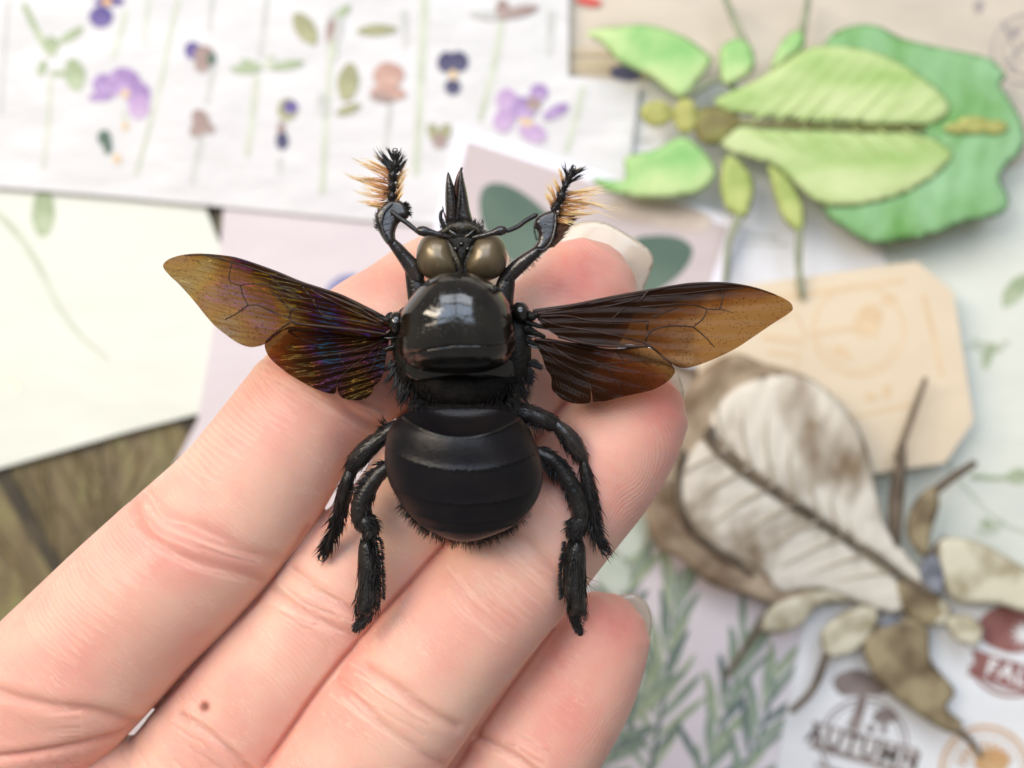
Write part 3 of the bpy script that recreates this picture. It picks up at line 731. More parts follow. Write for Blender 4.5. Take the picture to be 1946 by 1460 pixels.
for o, mt in ((z3((140, 140), (200, 115), (270, 110), (400, 105), (540, 150), (650, 230), (650, 270), (560, 390), (510, 400), (400, 320), (280, 260), (200, 180)), G_bright),
              (z3((510, 570), (560, 570), (620, 620), (670, 680), (670, 730), (600, 800), (430, 820), (330, 815), (220, 790), (160, 735), (220, 740), (300, 740), (300, 650), (420, 620)), G_bright),
              (z3((690, 210), (760, 160), (820, 190), (830, 290), (740, 350), (700, 340)), G_bright), (z3((930, 200), (980, 140), (1030, 125), (1040, 190), (970, 250), (900, 290)), G_bright),
              (z3((710, 650), (760, 650), (830, 750), (810, 880), (770, 900), (710, 850), (690, 750)), G_olv), (z3((890, 690), (960, 720), (1030, 830), (1040, 930), (1010, 960), (940, 880)), G_olv)):
    part('leg_lobe', o, ZI - 4, 10, 4, mt, gi, 8, rim=16)
for p in ([(790, 170), (740, 60), (700, -40)], [(1030, 130), (1045, 60), (1060, -40)], [(770, 890), (725, 1020), (715, 1160)], [(1020, 950), (1015, 1080), (1030, 1225)], [(560, 390), (700, 330), (780, 400)], [(740, 650), (760, 600), (800, 560)]):
    q = z3(*p); V, F = tube([(x, y, ZI - 10 - 14 * i, 8 - 1.2 * i) for i, (x, y) in enumerate(q)], 20, 8); make('leg', V, F, G_leg, gi)

B_teg = leafy('dry_beige_tegmen', lin((138, 118, 92)), lin((226, 217, 200)), 0.8, (1.3, .8, 1), lo=.38, hi=.56)
B_rim = leafy('brown_dry_rim', lin((122, 100, 76)), lin((186, 166, 140)), 1.3, lo=.36, hi=.6)
B_pale = leafy('pale_dry_lobe', lin((158, 144, 112)), lin((220, 212, 186)), 1.6, lo=.34, hi=.55)
B_dark = leafy('dark_dry_lobe', lin((98, 80, 58)), lin((168, 152, 118)), 1.6, lo=.36, hi=.62)
B_leg = leafy('dry_grey_leg', lin((84, 70, 56)), lin((124, 110, 92)), 2)
B_soft = leafy('soft_vein', lin((180, 166, 142)), lin((204, 192, 170)), 3)
B_blk = leafy('charcoal_coxa', lin((90, 92, 98)), lin((150, 152, 160)), 3)
ZI = LV[0] + 75; B_VEINS = []
bi = empty('leaf_insect', P(1560, 1000, ZI - 30), 'brown dried leaf insect lying head down between tan tag and badge sheet', 'insect')
part('abdomen', [(1232, 1000), (1225, 930), (1262, 830), (1320, 720), (1390, 672), (1450, 690), (1540, 720), (1600, 790), (1560, 900), (1500, 1000), (1560, 1130), (1480, 1150), (1420, 1132), (1350, 1110), (1290, 1060), (1255, 1045)], ZI - 10, 12, 8, B_rim, bi, 10, ribs((1300, 800), 60, 70, 4))
part('tegmen', [(1352, 822), (1362, 770), (1420, 725), (1520, 712), (1590, 760), (1640, 830), (1665, 930), (1690, 1010), (1745, 1080), (1760, 1128), (1700, 1080), (1560, 985), (1440, 905)], ZI + 4, 10, 5, B_teg, bi, 9, ribs((1400, 700), 20, 34, 1.6))
part('tegmen', [(1345, 838), (1305, 870), (1290, 930), (1310, 1000), (1370, 1050), (1450, 1090), (1480, 1125), (1560, 1120), (1640, 1150), (1700, 1165), (1750, 1140), (1690, 1090), (1560, 1000), (1430, 912)], ZI + 4, 10, 5, B_teg, bi, 9, ribs((1400, 1000), 80, 34, 1.6))
V, F = tube([(1352, 815, ZI + 18, 7), (1345, 835, ZI + 19, 7), (1400, 890, ZI + 20, 5.5), (1560, 990, ZI + 21, 5), (1690, 1080, ZI + 21, 5), (1760, 1130, ZI + 16, 7)], 20, 10); make('midrib', V, F, B_leg, bi)
for t in np.linspace(.08, .86, 8):
    mx_, my_ = 1352 + (1750 - 1352) * t, 830 + (1128 - 830) * t
    for sg, ln in ((1, 120 * math.sin(math.pi * min(1, .25 + t * .8)) + 10), (-1, 120 * math.sin(math.pi * min(1, .25 + t * .8)) + 10)):
        # side veins run obliquely back from the midrib
        ex, ey = (mx_ - 60 + ln * .35, my_ - ln * .95) if sg > 0 else (mx_ - 110 - ln * .1, my_ + ln * .62)
        V, F = tube([(mx_, my_, ZI + 16, 3.6), ((mx_ + ex) / 2 - 8, (my_ + ey) / 2, ZI + 17, 2.8), (ex, ey, ZI + 13, 1.4)], 16, 7)
        B_VEINS.append((V, F))
for V, F in B_VEINS: make('leaf_vein', V, F, B_soft, bi)
V, F = tube([(1298, 860, ZI + 10, 6), (1286, 930, ZI + 12, 7), (1310, 1005, ZI + 12, 7), (1380, 1060, ZI + 12, 6), (1430, 1090, ZI + 10, 5)], 20, 8); make('wing_edge', V, F, B_leg, bi)
part('thorax', [(1700, 1110), (1740, 1100), (1790, 1140), (1800, 1175), (1760, 1190), (1715, 1160)], ZI + 6, 18, 14, B_dark, bi, 7)
for o, mt, zz_ in (([(1745, 1085), (1762, 1055), (1785, 1060), (1798, 1095), (1785, 1130), (1755, 1120)], B_blk, 8), ([(1665, 1190), (1690, 1170), (1735, 1180), (1750, 1200), (1700, 1205)], B_blk, 2),
                   ([(1782, 1040), (1800, 1022), (1860, 1030), (1920, 1062), (1985, 1110), (1960, 1165), (1900, 1150), (1820, 1145), (1795, 1110)], B_pale, 10), ([(1760, 1150), (1790, 1140), (1810, 1165), (1790, 1190), (1765, 1180)], B_pale, 16), ([(1795, 1175), (1840, 1168), (1868, 1195), (1855, 1228), (1815, 1215)], B_pale, 12),
                   ([(1440, 1192), (1470, 1150), (1520, 1128), (1600, 1118), (1650, 1140), (1560, 1150), (1520, 1190), (1470, 1205)], B_pale, 0), ([(1560, 1205), (1600, 1165), (1660, 1150), (1668, 1185), (1630, 1235), (1575, 1250)], B_pale, 2),
                   ([(1640, 1225), (1670, 1190), (1740, 1170), (1765, 1200), (1770, 1255), (1815, 1312), (1800, 1345), (1830, 1375), (1810, 1395), (1750, 1362), (1680, 1310), (1650, 1265)], B_dark, 4),
                   ([(1690, 1020), (1688, 940), (1710, 855), (1722, 850), (1720, 930), (1712, 1020), (1705, 1050)], B_leg, 8), ([(1735, 1040), (1722, 1000), (1740, 950), (1775, 925), (1785, 960), (1770, 1010), (1762, 1060)], B_dark, 6)):
    part('leg_lobe', o, ZI - 4 + zz_, 10, 5, mt, bi, 8, rim=16)
for p, r in (([(1705, 870), (1730, 800), (1758, 722)], 7), ([(1775, 935), (1810, 908), (1850, 882)], 9), ([(1450, 1180), (1425, 1220), (1380, 1285)], 7), ([(1572, 1240), (1545, 1310), (1506, 1350)], 8), ([(1815, 1385), (1845, 1410), (1862, 1436)], 7), ([(1770, 1060), (1780, 1040), (1795, 1025)], 8)):
    V, F = tube([(x, y, ZI - 6 - 6 * i, r - .8 * i) for i, (x, y) in enumerate(p)], 16, 8); make('leg', V, F, B_leg, bi)
# ------------------------------------------------------------------ the hand
random.seed(3)
FING = {
 'index': [(-330, 1700, -170, 190), (-90, 1490, -135, 172), (60, 1350, -125, 163), (150, 1262, -122, 160), (250, 1160, -120, 154), (345, 1070, -120, 151), (469, 940, -120, 139), (588, 774, -122, 126), (708, 660, -126, 133), (772, 604, -130, 120), (824, 556, -135, 110)],
 'middle': [(150, 1780, -185, 150), (300, 1560, -185, 142), (372, 1466, -182, 134), (495, 1314, -180, 137), (590, 1206, -178, 134), (677, 1094, -176, 130), (770, 998, -176, 124), (878, 858, -172, 134), (960, 765, -166, 124), (1040, 650, -156, 121), (1103, 562, -150, 110)],
 'ring': [(420, 1830, -120, 158), (610, 1551, -112, 147), (700, 1425, -112, 142), (804, 1281, -112, 137), (880, 1190, -110, 132), (970, 1088, -110, 129), (1060, 975, -112, 128), (1135, 880, -116, 127), (1186, 802, -122, 121)],
 'pinky': [(800, 1800, -235, 140), (905, 1600, -232, 132), (985, 1470, -230, 126), (1050, 1375, -230, 119), (1098, 1300, -230, 112), (1138, 1222, -230, 98)],
}
def finger_mesh(pts, power=2.15, hfac=0.92, step=7, nside=56):
    c = smooth_open(pts, step)
    # arc length, pads
    return tube(pts, step, nside, True, hfac, power)
def tip_round(pts):
    """extra narrowing before the end so that the tip closes like an egg, not a ball"""
    return pts
G = Geo()
for f, pts in FING.items():
    c = smooth_open(pts, 7)
    V, F = tube(pts, 7, 56, True, 0.92, 2.1)
    G.add(V, F)
for pts in ([(-420, 1560, -150, 200), (-150, 1600, -150, 215), (150, 1625, -160, 222), (420, 1680, -165, 225), (760, 1760, -170, 210)],
            [(-260, 1450, -140, 120), (-60, 1480, -140, 120), (150, 1500, -150, 115), (330, 1545, -165, 120)],
            [(500, 1640, -170, 130), (700, 1700, -190, 130), (900, 1740, -230, 130)]):
    V, F = tube(pts, 12, 40, True, 0.85, 2.0); G.add(V, F)
tmp = G.obj('hand_rough', None)
rm = tmp.modifiers.new('r', 'REMESH'); rm.mode = 'VOXEL'; rm.voxel_size = 0.0165
dg = bpy.context.evaluated_depsgraph_get(); dg.update()
me = bpy.data.meshes.new_from_object(tmp.evaluated_get(dg))
hw = Vector(tmp['_w']); bpy.data.objects.remove(tmp)
n = len(me.vertices)
V = np.zeros(n * 3); me.vertices.foreach_get('co', V); V = V.reshape(-1, 3) + np.array(hw)
E = np.zeros(len(me.edges) * 2, int); me.edges.foreach_get('vertices', E); E = E.reshape(-1, 2)
deg = np.bincount(E.ravel(), minlength=n).astype(float)[:, None]
def lap(A, it, lam=0.6):
    for _ in range(it):
        acc = np.zeros_like(A)
        for c_ in range(A.shape[1]):
            acc[:, c_] = np.bincount(E[:, 0], A[E[:, 1], c_], n) + np.bincount(E[:, 1], A[E[:, 0], c_], n)
        A = A + lam * (acc / deg - A)
    return A
V = lap(V, 4)
me.vertices.foreach_set('co', (V - np.array(hw)).ravel()); me.update()
N = np.zeros(n * 3); me.vertices.foreach_get('normal', N); N = N.reshape(-1, 3)
# picture-plane coordinates and finger frames
kk = (H - V[:, 2] * S) / H
PX = np.stack([V[:, 0] * S / kk + CX, CY - V[:, 1] * S / kk], 1)
best = np.full(n, 1e9); fid = np.zeros(n, int); Sx = np.zeros(n); Tx = np.zeros(n); tipd = np.zeros(n)
for fi, (f, pts) in enumerate(FING.items()):
    c = smooth_open(pts, 25); W = np.array([P(*r[:3]) for r in c]); R = np.array([r[3] * kz(r[2]) / S for r in c])
    L_ = np.concatenate([[0], np.cumsum(np.linalg.norm(np.diff(W, axis=0), axis=1))])
    for i in range(len(W) - 1):
        a, b_, ra = W[i], W[i + 1], R[i]
        ab = b_ - a; t = ((V - a) @ ab) / (ab @ ab)
        if i < len(W) - 2: t = np.clip(t, 0, 1)
        else: t = np.clip(t, 0, 30)
        tc_ = np.clip(t, 0, 1)
        q = V - a - tc_[:, None] * ab; d = np.linalg.norm(q, axis=1) / ra
        side = np.cross([0, 0, 1.0], ab / np.linalg.norm(ab)); side /= np.linalg.norm(side)
        m_ = d < best
        best[m_] = d[m_]; fid[m_] = fi
        Sx[m_] = (L_[i] + t[m_] * np.linalg.norm(ab)) * S; Tx[m_] = (q[m_] @ side) / ra * 100
        tipd[m_] = (L_[-1] * S + pts[-1][3]) - Sx[m_]
up = np.clip((N[:, 2] - 0.05) / 0.35, 0, 1)
crease = np.zeros(n); dz = np.zeros(n); red = np.zeros(n)
dzz = np.zeros(n); pale = np.zeros(n)
def cr(pts, wd, depth, fingers=None, redk=0.6, puff=0.0, zonly=False, pk=0.0):
    c = smooth_open([(p[0], p[1], 0) for p in pts], 8)[:, :2]
    lo, hi = c.min(0) - wd * 5, c.max(0) + wd * 5
    m_ = (PX[:, 0] > lo[0]) & (PX[:, 0] < hi[0]) & (PX[:, 1] > lo[1]) & (PX[:, 1] < hi[1])
    if fingers is not None: m_ &= np.isin(fid, fingers)
    idx = np.where(m_)[0]
    if not len(idx): return
    d = seg_dist(PX[idx], c, False)
    g_ = np.exp(-(d / wd) ** 2) * up[idx]
    if zonly: dzz[idx] -= depth * g_
    else: dz[idx] -= depth * g_
    if pk: pale[idx] = np.maximum(pale[idx], g_ * pk)
    if puff: dz[idx] += puff * (np.exp(-((d - wd * 2.6) / (wd * 1.6)) ** 2)) * up[idx]
    crease[idx] = np.maximum(crease[idx], g_ * redk)
def fam(pts, n_, spread, wd, depth, fingers, redk=.3, jit=8):
    for i in range(n_):
        o = random.uniform(-spread, spread); q = []
        dx, dy = pts[-1][0] - pts[0][0], pts[-1][1] - pts[0][1]; l = math.hypot(dx, dy); nx, ny = -dy / l, dx / l
        a, b_ = sorted((random.random() * .6, .4 + random.random() * .6)); 
        for t in np.linspace(a, b_, 5):
            j = t * (len(pts) - 1); i0 = min(int(j), len(pts) - 2); u = j - i0
            x = pts[i0][0] * (1 - u) + pts[i0 + 1][0] * u; y = pts[i0][1] * (1 - u) + pts[i0 + 1][1] * u
            q.append((x + nx * o + random.uniform(-1, 1) * jit * .4, y + ny * o + random.uniform(-1, 1) * jit * .4))
        cr(q, wd * .8, depth * (-.45 if i % 3 else 1), fingers, redk if i % 3 == 0 else 0, pk=.75 if i % 3 else 0)
# index: middle joint, end joint, base
cr([(255, 945), (275, 1005), (330, 1050), (420, 1078), (495, 1100)], 12, 3.2, [0], .55, 1)
cr([(285, 940), (330, 985), (400, 1010), (470, 1045), (525, 1062)], 14, 2.6, [0], .45, .6)

for pts_ in ([(262, 1376), (330, 1308), (400, 1228), (500, 1125), (585, 1000)], [(690, 868), (745, 812), (800, 765)], [(505, 1460), (600, 1318), (700, 1197), (780, 1110), (870, 1010), (960, 905), (1070, 775), (1105, 740)], [(868, 1462), (960, 1325), (1052, 1200)]):
    cr(pts_, 6, 8, None, 1.4, zonly=True)  # dark shade between touching fingers, put into the skin colour as well as the groove
fam([(250, 945), (300, 1010), (400, 1055), (505, 1085)], 12, 38, 3.6, 1.4, [0])
cr([(505, 680), (545, 700), (620, 745), (690, 800), (750, 825)], 9, 6, [0], .6, 3)
cr([(525, 668), (580, 705), (650, 745), (730, 780)], 6, 3, [0], .4)
fam([(500, 685), (600, 740), (740, 820)], 10, 26, 3.2, 1.2, [0])
cr([(-40, 1296), (20, 1322), (100, 1342), (180, 1352), (262, 1372)], 10, 6, None, .6, 2)
cr([(265, 1374), (225, 1392), (160, 1412), (60, 1432), (-20, 1440)], 7, 6, None, .7, 2)
for cx_, cy_, sp_ in ((430, 830, 90), (540, 740, 60), (250, 1060, 60), (150, 1180, 70)):
    for i in range(15):
        o = (i / 14 - .5) * 2 * sp_; x0, y0 = cx_ - 55 + o * .68, cy_ - 60 - o * .72
        cr([(x0, y0), (x0 + 14, y0 + 34 + random.uniform(-4, 4)), (x0 + 44, y0 + 66), (x0 + 84 + random.uniform(-15, 15), y0 + 96)], 2.3, -.7, [0], 0, pk=.6)
for cx_, cy_ in ((560, 1240), (620, 1160)):
    for i in range(12):
        o = (i - 6) * 11; x0, y0 = cx_ - 40 + o * .6, cy_ - 20 - o * .7; cr([(x0, y0), (x0 + 40, y0 + 34), (x0 + 60, y0 + 60)], 2.2, -.6, [1], 0, pk=.4)
# middle
cr([(520, 1120), (560, 1150), (620, 1185), (672, 1210)], 8, 3.2, [1], .45, 1.3)
cr([(560, 1085), (610, 1125), (660, 1155), (715, 1175)], 8, 4, [1], .45, 2)
fam([(515, 1110), (600, 1160), (690, 1195)], 16, 40, 3.2, 1.5, [1])
cr([(345, 1360), (400, 1395), (450, 1440), (480, 1470)], 7, 5, [1], .5, 2)
fam([(330, 1365), (400, 1410), (470, 1460)], 10, 30, 3.5, 1.5, [1])
# ring
cr([(640, 1290), (690, 1340), (740, 1390), (800, 1430), (850, 1455)], 9, 3.6, [2], .5, 1.4)
cr([(700, 1270), (760, 1310), (810, 1350), (868, 1380)], 9, 4.5, [2], .45, 2)
fam([(650, 1285), (740, 1350), (860, 1420)], 22, 48, 3.4, 1.5, [2])
cr([(970, 1010), (1010, 1040), (1050, 1085), (1080, 1130)], 11, 3.5, [2], .35, 1)
fam([(920, 1020), (990, 1080), (1060, 1140)], 14, 40, 3.2, 1.0, [2])
fam([(860, 1040), (930, 1130), (1010, 1200)], 12, 60, 3.0, .8, [2])
# pinky
cr([(905, 1400), (960, 1425), (1000, 1452), (1030, 1480)], 8, 5, [3], .5, 2)
fam([(920, 1390), (980, 1420), (1040, 1455)], 12, 30, 3.2, 1.3, [3])
# palm lines
for i in range(26):
    y0 = 1340 + i * 6; cr([(-20, y0), (70, y0 + 12), (150, y0 + 10 + random.uniform(-4, 4))], 2.6, 1.1, None, .15)
for i in range(14):
    x0 = 60 + i * 34; cr([(x0, 1440 + random.uniform(-15, 15)), (x0 + 20, 1470), (x0 - 10, 1500)], 3, 1.4, None, .2)
# pad bulges and flesh tones
def blob(x, y, rx, ry, rot, fingers=None, amp=0.0, r_=0.0):
    a = math.radians(rot); dx, dy = PX[:, 0] - x, PX[:, 1] - y
    u = dx * math.cos(a) + dy * math.sin(a); v = -dx * math.sin(a) + dy * math.cos(a)
    g_ = np.exp(-(u / rx) ** 2 - (v / ry) ** 2) * up
    if fingers is not None: g_ = g_ * np.isin(fid, fingers)
    global dz, red
    dz += amp * g_; red += r_ * g_
blob(475, 860, 110, 90, -48, [0], 7); blob(230, 1130, 120, 100, -45, [0], 8); blob(700, 610, 90, 90, -48, [0], 3)
blob(1120, 560, 70, 60, -50, [1], 4); blob(1190, 840, 80, 70, -50, [2], 6); blob(960, 1180, 120, 80, -50, [2], 4)
blob(1150, 1250, 70, 60, -60, [3], 3)
blob(1085, 520, 60, 70, 40, [1], 0, .95); blob(1150, 600, 90, 120, 0, [1], 0, .35)
blob(1270, 760, 60, 110, 10, [2], 0, .85); blob(1130, 900, 120, 90, -50, [2], 0, .45); blob(1020, 830, 70, 70, 0, [2], 0, .3)
blob(1190, 1180, 70, 80, 0, [3], 0, .9); blob(1080, 1350, 70, 90, 20, [3], 0, .65); blob(1050, 1230, 60, 90, 30, [3], 0, .6)
blob(520, 790, 120, 80, -30, [0], 0, .5); blob(310, 1050, 90, 60, 30, [0], 0, .55); blob(170, 1200, 120, 70, -30, [0], 0, .45); blob(820, 720, 80, 120, 0, [0], 0, .5)
blob(760, 540, 80, 60, 0, [0], 0, .35)
blob(670, 1270, 50, 60, 0, [2], 0, .7); blob(640, 1380, 70, 60, 30, [2], 0, .35); blob(60, 1400, 140, 60, 0, None, 0, .3)
blob(388, 1342, 7, 8, 0, [1], -1, 2.2)
crease = np.maximum(crease, np.exp(-((PX[:, 0] - 389) / 7) ** 2 - ((PX[:, 1] - 1343) / 8) ** 2) * 1.6 * (fid == 1))
# fingerprint ridges around a core on each pad
ridge = np.zeros(n); rmask = np.zeros(n)
for fi, core, tipaxis in ((1, (1060, 640), (.62, -.78)), (2, (1150, 880), (.6, -.8)), (3, (1110, 1290), (.45, -.9)), (0, (600, 690), (.7, -.7))):
    m_ = fid == fi
    dx, dy = PX[m_, 0] - core[0], PX[m_, 1] - core[1]
    u = dx * tipaxis[0] + dy * tipaxis[1]; v = -dx * tipaxis[1] + dy * tipaxis[0]
    wob = 9 * np.sin(u * .021 + 1 + fi) + 8 * np.sin(v * .027 + fi * 2) + 4 * np.sin((u + v) * .06)
    rr = np.where(u > 0, np.sqrt(u * u + v * v * 1.1), np.sqrt((u * .15) ** 2 + v * v * 1.1)) + wob
    ridge[m_] = rr
    rmask[m_] = np.clip(1 - (tipd[m_] - 270) / 90, 0, 1) * up[m_] * np.clip((rr - 12) / 60, 0, 1) * (0.5 if fi == 0 else 0.75 if fi == 3 else 1)
low = np.zeros(n)
V = V + N * ((dz + low) / S)[:, None]; V[:, 2] += dzz / S
me.vertices.foreach_set('co', (V - np.array(hw)).ravel())
me.polygons.foreach_set('use_smooth', np.ones(len(me.polygons), bool))
mole = np.clip(np.exp(-((PX[:, 0] - 389) / 8) ** 2 - ((PX[:, 1] - 1343) / 8) ** 2) * 1.1 * (fid == 1) * up, 0, .85)
for k_, a_ in (('mole', mole), ('pale', np.clip(pale, 0, 1)), ('red', np.clip(red, 0, 1)), ('crease', np.clip(crease, 0, 1.4)), ('ridge', ridge), ('rmask', rmask)):
    at = me.attributes.new(k_, 'FLOAT', 'POINT'); at.data.foreach_set('value', a_)
me.materials.clear(); me.materials.append(SKIN); me.update(); me.name = 'hand'
hand = bpy.data.objects.new('hand', me); COL.objects.link(hand); hand.location = hw; hand['_w'] = tuple(hw)
thing(hand, 'bare open hand held palm up, four fingers slanting to upper right under the bee', 'hand')

def nail(outline, z0, axis, curv, thick=7):
    c = np.mean(outline, 0); ax = np.array(axis) / np.hypot(*axis)
    def zf(vs, t):
        lat = (vs[:, 0] - c[0]) * -ax[1] + (vs[:, 1] - c[1]) * ax[0]
        return curv * (lat / 100) ** 2
    o = resample(smooth_closed(outline, 80), 6); vs, fs = fill2d(o, 6); d = seg_dist(vs, o)
    t = np.clip(d / 6, 0, 1); zc = z0 + zf(vs, t); k = kz(z0); m_ = len(vs); bd = d < 1e-4
    X = (vs[:, 0] - CX) * k / S; Y = (CY - vs[:, 1]) * k / S
    V = np.vstack([np.stack([X, Y, (zc + thick * .5 * np.sqrt(t)) / S], 1), np.stack([X, Y, (zc - thick * .5 * np.sqrt(t)) / S], 1)])
    F = [list(f) for f in fs] + [[(i if bd[i] else i + m_) for i in f][::-1] for f in fs]
    return make('nail', V, F, NAIL, hand)
nail([(1040, 480), (1075, 432), (1112, 418), (1152, 423), (1195, 447), (1234, 474), (1243, 497), (1234, 525), (1218, 565), (1190, 620), (1120, 640), (1040, 560)], -196, (.62, -.78), -22)
nail([(850, 480), (900, 462), (950, 468), (970, 492), (968, 530), (930, 570), (860, 590)], -160, (.7, -.7), -20)
nail([(1100, 1165), (1150, 1140), (1198, 1128), (1226, 1142), (1239, 1170), (1238, 1198), (1222, 1240), (1150, 1260), (1100, 1220)], -262, (.45, -.9), -20)
nail([(1200, 700), (1240, 690), (1280, 702), (1298, 735), (1296, 770), (1270, 800), (1200, 790)], -165, (.6, -.8), -18)

# ------------------------------------------------------------------ the carpenter bee
random.seed(11)
bee = empty('carpenter_bee', P(880, 700, 20), 'big glossy black carpenter bee with spread amber wings resting on the fingers', 'insect')
def bpart(name, VF, mat, parent=None, **at): return make(name, VF[0], VF[1], mat, parent or bee, attrs=at or None)
def tpart(name, pts, mat, parent=None, step=3, n=14, flat=1.0, power=2.0, wob=0.0):
    V, F = tube(pts, step, n, True, flat, power, wob); return make(name, V, F, mat, parent or bee)

MATTE = simple_mat('matte_black_cuticle', (0.004, 0.0035, 0.003), (0.010, 0.008, 0.007), 14, 0.6, 0.08, bump=0.010, bscale=40)
# abdomen
ABO = [(760, 795), (778, 783), (830, 776), (880, 774), (940, 776), (985, 790), (1010, 825), (1027, 870), (1030, 905), (1018, 945), (985, 985), (940, 1008), (890, 1020), (845, 1012), (800, 985), (765, 945), (743, 900), (738, 860), (744, 820)]
rimy = lambda x: 826 - 0.0032 * (x - 882) ** 2
def abz(q, z):
    zz = 62 + z
    yr = 826 - 0.0032 * (q[:, 0] - 882) ** 2
    d = np.clip((yr - q[:, 1]) / 42, 0, 1)
    drop = np.where(d > 0, 0.88 * np.sin(d * math.pi / 2) ** .7, 0)
    return 62 + z * (1 - drop)
AV, AF = dome(ABO, (884, 832), 62, 92, 60, 1.9, 1.55, 60, 152, zf=abz)
abd = bpart('abdomen', (AV, AF), ABD)
def bline(i, x):  # rear edges of the overlapping plates
    y0 = [882, 944, 980, 1000][i]; c = [.0016, .0012, .0012, .0014][i]
    return y0 - c * (x - 890) ** 2
kz62 = kz(62)
ax = AV[:, 0] * S / kz62 + CX; ay = CY - AV[:, 1] * S / kz62
cent = np.array([[ax[f].mean(), ay[f].mean(), AV[f, 2].mean()] for f in AF])
for ti in range(5):
    lo = (lambda x: 800 - .003 * (x - 884) ** 2 + 28) if ti == 0 else (lambda x, i=ti - 1: bline(i, x) - 5)
    hi = (lambda x: x * 0 + 1e5) if ti == 4 else (lambda x, i=ti: bline(i, x))
    sel = np.where((cent[:, 1] > lo(cent[:, 0])) & (cent[:, 1] <= hi(cent[:, 0])) & (cent[:, 2] > 72 / S))[0]
    F = [AF[i] for i in sel]; used = sorted({v for f in F for v in f}); mp_ = {v: i for i, v in enumerate(used)}
    V = AV[used].copy(); x_, y_ = ax[used], ay[used]
    l_, h_ = lo(x_), np.minimum(hi(x_), 1022)
    fr = np.clip((y_ - l_) / (h_ - l_ + 1e-6), 0, 1)
    V[:, 2] += (1.2 + 2.0 * fr + 3.4 * fr ** 8) / S
    # turned-under lip at the rear edge
    make('tergite', V, [[mp_[v] for v in f] for f in F], ABD, abd)
rim = [(x, rimy(x) + 1, 62, 2.0) for x in range(772, 996, 12)]
def surf_z(x, y):
    i = np.argmin((ax - x) ** 2 + (ay - y) ** 2 - AV[:, 2] * 1e-1); return AV[i, 2] * S
rp = []
for x in range(776, 990, 10):
    y = rimy(x); m_ = (np.abs(ax - x) < 9) & (np.abs(ay - y) < 9) & (AV[:, 2] > 62 / S)
    zz_ = AV[m_, 2].max() * S if m_.any() else 66
    k_ = kz(zz_) / kz62
    rp.append((CX + (x - CX) / k_ * 1.0, CY + (y - CY) / k_, zz_ - .5, 2.0))
tpart('rim', rp, SHELL, abd)
# concave dark front face inside the rim
# thorax
TH = [(768, 631), (771, 599), (788, 572), (812, 545), (835, 531), (864, 526), (895, 527), (921, 537), (946, 553), (967, 582), (974, 615), (979, 642), (977, 668), (960, 693), (930, 706), (905, 710), (864, 711), (820, 708), (785, 696), (767, 674), (764, 652)]
def seamy(x): return np.interp(x, [762, 784, 812, 838, 864, 905, 940, 960, 980], [690, 676, 670, 666, 662, 662, 663, 657, 640])
def thz(q, z):
    d = np.clip((q[:, 1] - seamy(q[:, 0]) + 3) / 6, 0, 1)
    return 75 + z - 5.0 * d * min(1, z / 20)
TV, TF = dome(TH, (870, 616), 75, 95, 60, 2.5, 1.85, 64, 190, zf=thz)
thx = bpart('thorax', (TV, TF), SHELL)
def thorax_z(x, y):
    k = (H - TV[:, 2] * S) / H
    d = (TV[:, 0] * S / k + CX - x) ** 2 + (CY - TV[:, 1] * S / k - y) ** 2 + np.where(TV[:, 2] < .3, 1e6, 0)
    return TV[np.argmin(d), 2] * S
def edge_tube(pts, r): return [(x, y, z, r) for x, y, z in pts]
tpart('scutum_margin', [(x, float(seamy(x)) - 3, thorax_z(x, float(seamy(x)) - 5) - .8, 2.0) for x in (776, 784, 797, 812, 825, 838, 851, 864, 878, 892, 905, 920, 935, 950, 962, 970)], SHELL, thx)
scu = bpart('scutellum', dome([(770, 680), (800, 680), (880, 680), (950, 680), (978, 680), (986, 700), (978, 718), (960, 724), (925, 728), (870, 725), (805, 730), (776, 722), (764, 700)], (877, 702), 66, 40, 50, 2.8, 2.0, 20, 104), SHELL)
pro = bpart('propodeum', dome([(774, 700), (800, 706), (880, 700), (960, 704), (986, 700), (992, 722), (976, 746), (954, 766), (920, 780), (880, 785), (836, 780), (806, 764), (782, 742)], (882, 738), 50, 52, 45, 2.4, 2.0, 16, 96), MATTE)
bpart('waist', dome([(795, 768), (880, 755), (965, 768), (960, 792), (930, 810), (880, 816), (832, 810), (803, 792)], (882, 782), 56, 40, 40, 2.6, 2, 12, 64), MATTE)
bpart('thorax_side', dome([(752, 600), (775, 585), (800, 640), (800, 720), (775, 745), (758, 720), (750, 680), (742, 640)], (775, 660), 45, 42, 38, 2.4, 2, 12, 64), ROUGHC)
bpart('thorax_side', dome([(975, 580), (1000, 592), (1010, 640), (1005, 690), (1002, 725), (980, 745), (950, 720), (950, 640)], (980, 660), 45, 42, 38, 2.4, 2, 12, 64), ROUGHC)
for o, c in (([(737, 612), (742, 598), (754, 592), (766, 598), (770, 615), (764, 633), (750, 636), (740, 627)], (753, 614)), ([(972, 590), (980, 576), (994, 574), (1004, 584), (1006, 600), (998, 612), (984, 612), (974, 602)], (989, 594))):
    bpart('tegula', dome(o, c, 84, 22, 14, 2, 2, 12, 48), SHELL)
